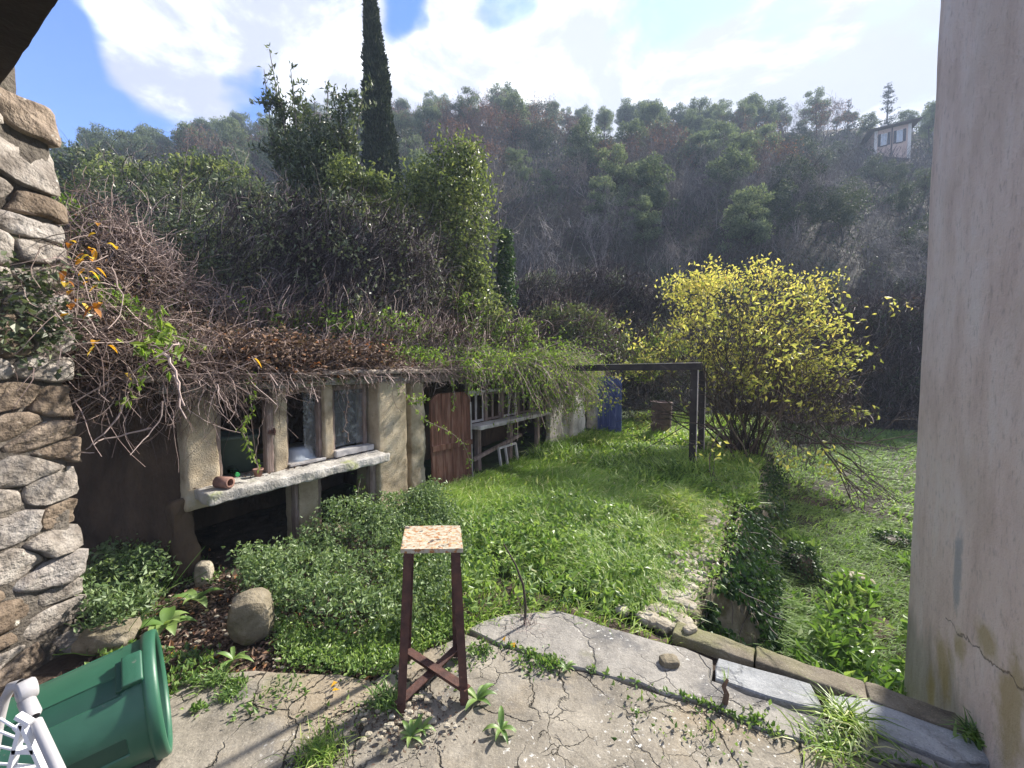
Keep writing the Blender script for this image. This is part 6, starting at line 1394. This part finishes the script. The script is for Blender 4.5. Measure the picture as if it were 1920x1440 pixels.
# undergrowth over the hill
a = Acc(); n = 32000; X = rng.uniform(-70, 78, n); Y = 15.5 + 50 * rng.random(n) ** .8; X = X * np.clip(Y / 62, .3, 1.05) * 1.15; P = np.stack([X, Y, gz(X, Y)], 1)
d = rdir(n, 2.2); k = 4; W = walk(P, d, rng.uniform(.25, .75, n), k, .14); strands(a, W, np.linspace(1, .4, 4)[None] * (.006 + Y[:, None] * .00035), 2, np.clip(rng.random(n) ** 1.3 + .15 * fbm(P, .1, 2, 3), 0, 1))
tag(a.build('undergrowth', M['russet_bark']), 'grey bare brushwood covering the hillside', 'undergrowth', kind='stuff')
a = Acc(); n = 42000; X = rng.uniform(-70, 78, n); Y = 15.5 + 52 * rng.random(n) ** .8; X = X * np.clip(Y / 62, .3, 1.05) * 1.15; P = np.stack([X, Y, gz(X, Y) + .1 + rng.random(n) * 1.1], 1); m = fbm(P, .16, 4, 9) > -.05; P = P[m]; Y = Y[m]
leaves(a, P, rdir(len(P), .3), .07 + Y * .0045, .6, .3, rng.random(len(P))); tag(a.build('low_scrub', M['oak']), 'low dark evergreen scrub between the trees of the slope', 'scrub', kind='stuff')

# ================================================================== HOUSE ON THE HILL
HY = 55.0; A1 = AY(1640, 247, HY)
hx = np.array([.83, -.55, 0]); hx /= np.linalg.norm(hx); hy_ = np.array([.42, .91, 0]); hy_ /= np.linalg.norm(hy_)
# width of the front: meet the sight line of the right corner
r_ = ray(1709, 235); M2 = np.array([[hx[0], -r_[0]], [hx[1], -r_[1]]]); W_, _ = np.linalg.solve(M2, [-A1[0], -A1[1]])
hh = thing('hill_house', 'pink house with dark shuttered windows high on the right hillside', 'house', A1 - Z * 6)
ztop = A1[2] + .0; Hh = 7.0; dep = 9.0
a = Acc(); obox(a, A1 + hx * W_ / 2 + hy_ * dep / 2 - Z * Hh / 2, hx * W_ / 2, hy_ * dep / 2, Z * Hh / 2); a.build('wall', M['pink_wall'], hh)
for u in (0, 1):
    a = Acc(); obox(a, A1 + hx * (W_ * u + (.14 if u == 0 else -.14)) - hy_ * .02 - Z * Hh / 2, hx * .16, hy_ * .02, Z * Hh / 2 * .998); a.build('corner_trim', M['white_edge'], hh)
a = Acc(); ov = .75; c4 = [A1 + hx * x - hy_ * -y for x, y in ((-ov, -ov), (W_ + ov, -ov), (W_ + ov, dep + ov), (-ov, dep + ov))]
rt = [A1 + hx * W_ * .35 + hy_ * dep * .4 + Z * 1.5, A1 + hx * W_ * .65 + hy_ * dep * .6 + Z * 1.5]
V = [p + Z * .02 for p in c4] + [p + Z * .14 for p in c4] + [rt[0] + Z * .1, rt[1] + Z * .1]
a.add(V, [[3, 2, 1, 0], [0, 1, 5, 4], [1, 2, 6, 5], [2, 3, 7, 6], [3, 0, 4, 7], [4, 5, 9, 8], [6, 7, 8, 9], [5, 6, 9], [7, 4, 8]]); rf_ = a.build('roof', M['tiles'], hh)
a = Acc(); obox(a, A1 + hx * W_ * .42 + hy_ * 2.2 + Z * .9, hx * .3, hy_ * .3, Z * .55); a.build('chimney', M['white_edge'], rf_)
for (xa, xb) in ((.10, .44), (.53, .86)):
    za, zb = -.55, -2.05; w0, w1 = W_ * xa, W_ * xb; ww = w1 - w0
    f = None
    a = Acc(); P0 = A1 - hy_ * .03
    for (q0, q1, r0, r1) in ((w0 + ww * .24, w1 - ww * .24, zb, zb + .06), (w0 + ww * .24, w1 - ww * .24, za - .06, za), (w0 + ww * .24, w0 + ww * .27, zb, za), (w1 - ww * .27, w1 - ww * .24, zb, za), (w0 + ww * .485, w0 + ww * .515, zb, za)):
        obox(a, P0 + hx * (q0 + q1) / 2 + Z * (r0 + r1) / 2, hx * (q1 - q0) / 2, hy_ * .03, Z * (r1 - r0) / 2)
    f = a.build('window', M['white_frame'], hh)
    for (q0, q1) in ((w0 + ww * .27, w0 + ww * .485), (w0 + ww * .515, w1 - ww * .27)):
        a = Acc(); obox(a, A1 - hy_ * .012 + hx * (q0 + q1) / 2 + Z * (za + zb) / 2, hx * (q1 - q0) / 2, hy_ * .01, Z * (za - zb - .12) / 2); a.build('pane', M['pane'], f)
    a = Acc(); obox(a, A1 - hy_ * .05 + hx * (w0 + w1) / 2 + Z * (zb - .05), hx * ww * .28, hy_ * .07, Z * .05); a.build('sill', M['shutter'], f)
    for q0 in (w0, w1 - ww * .22):
        a = Acc(); obox(a, A1 - hy_ * .07 + hx * (q0 + ww * .11) + Z * (za + zb) / 2, hx * ww * .11, hy_ * .03, Z * (za - zb) / 2 * 1.05); a.build('shutter', M['shutter'], hh)
a = Acc(); bar(a, A1 + hx * W_ * .485 - hy_ * .06 - Z * .05, A1 + hx * W_ * .485 - hy_ * .06 - Z * 6, .1, .1); a.build('downpipe', M['russet_bark'], hh)

# ================================================================== HAZE
hz = bpy.data.materials.new('air_haze'); hz.use_nodes = True; t = NT(hz.node_tree); t.n.clear()
v = t.new('ShaderNodeVolumePrincipled'); v.inputs['Color'].default_value = (.66, .80, 1.0, 1); v.inputs['Density'].default_value = .0019; v.inputs['Anisotropy'].default_value = .0
o = t.new('ShaderNodeOutputMaterial'); t.l.new(v.outputs[0], o.inputs['Volume'])
a = Acc(); obox(a, (0, 47, 29), (158, 0, 0), (0, 82, 0), (0, 0, 36)); tag(a.build('haze', hz), 'thin bluish air haze over the valley', 'haze', kind='stuff')
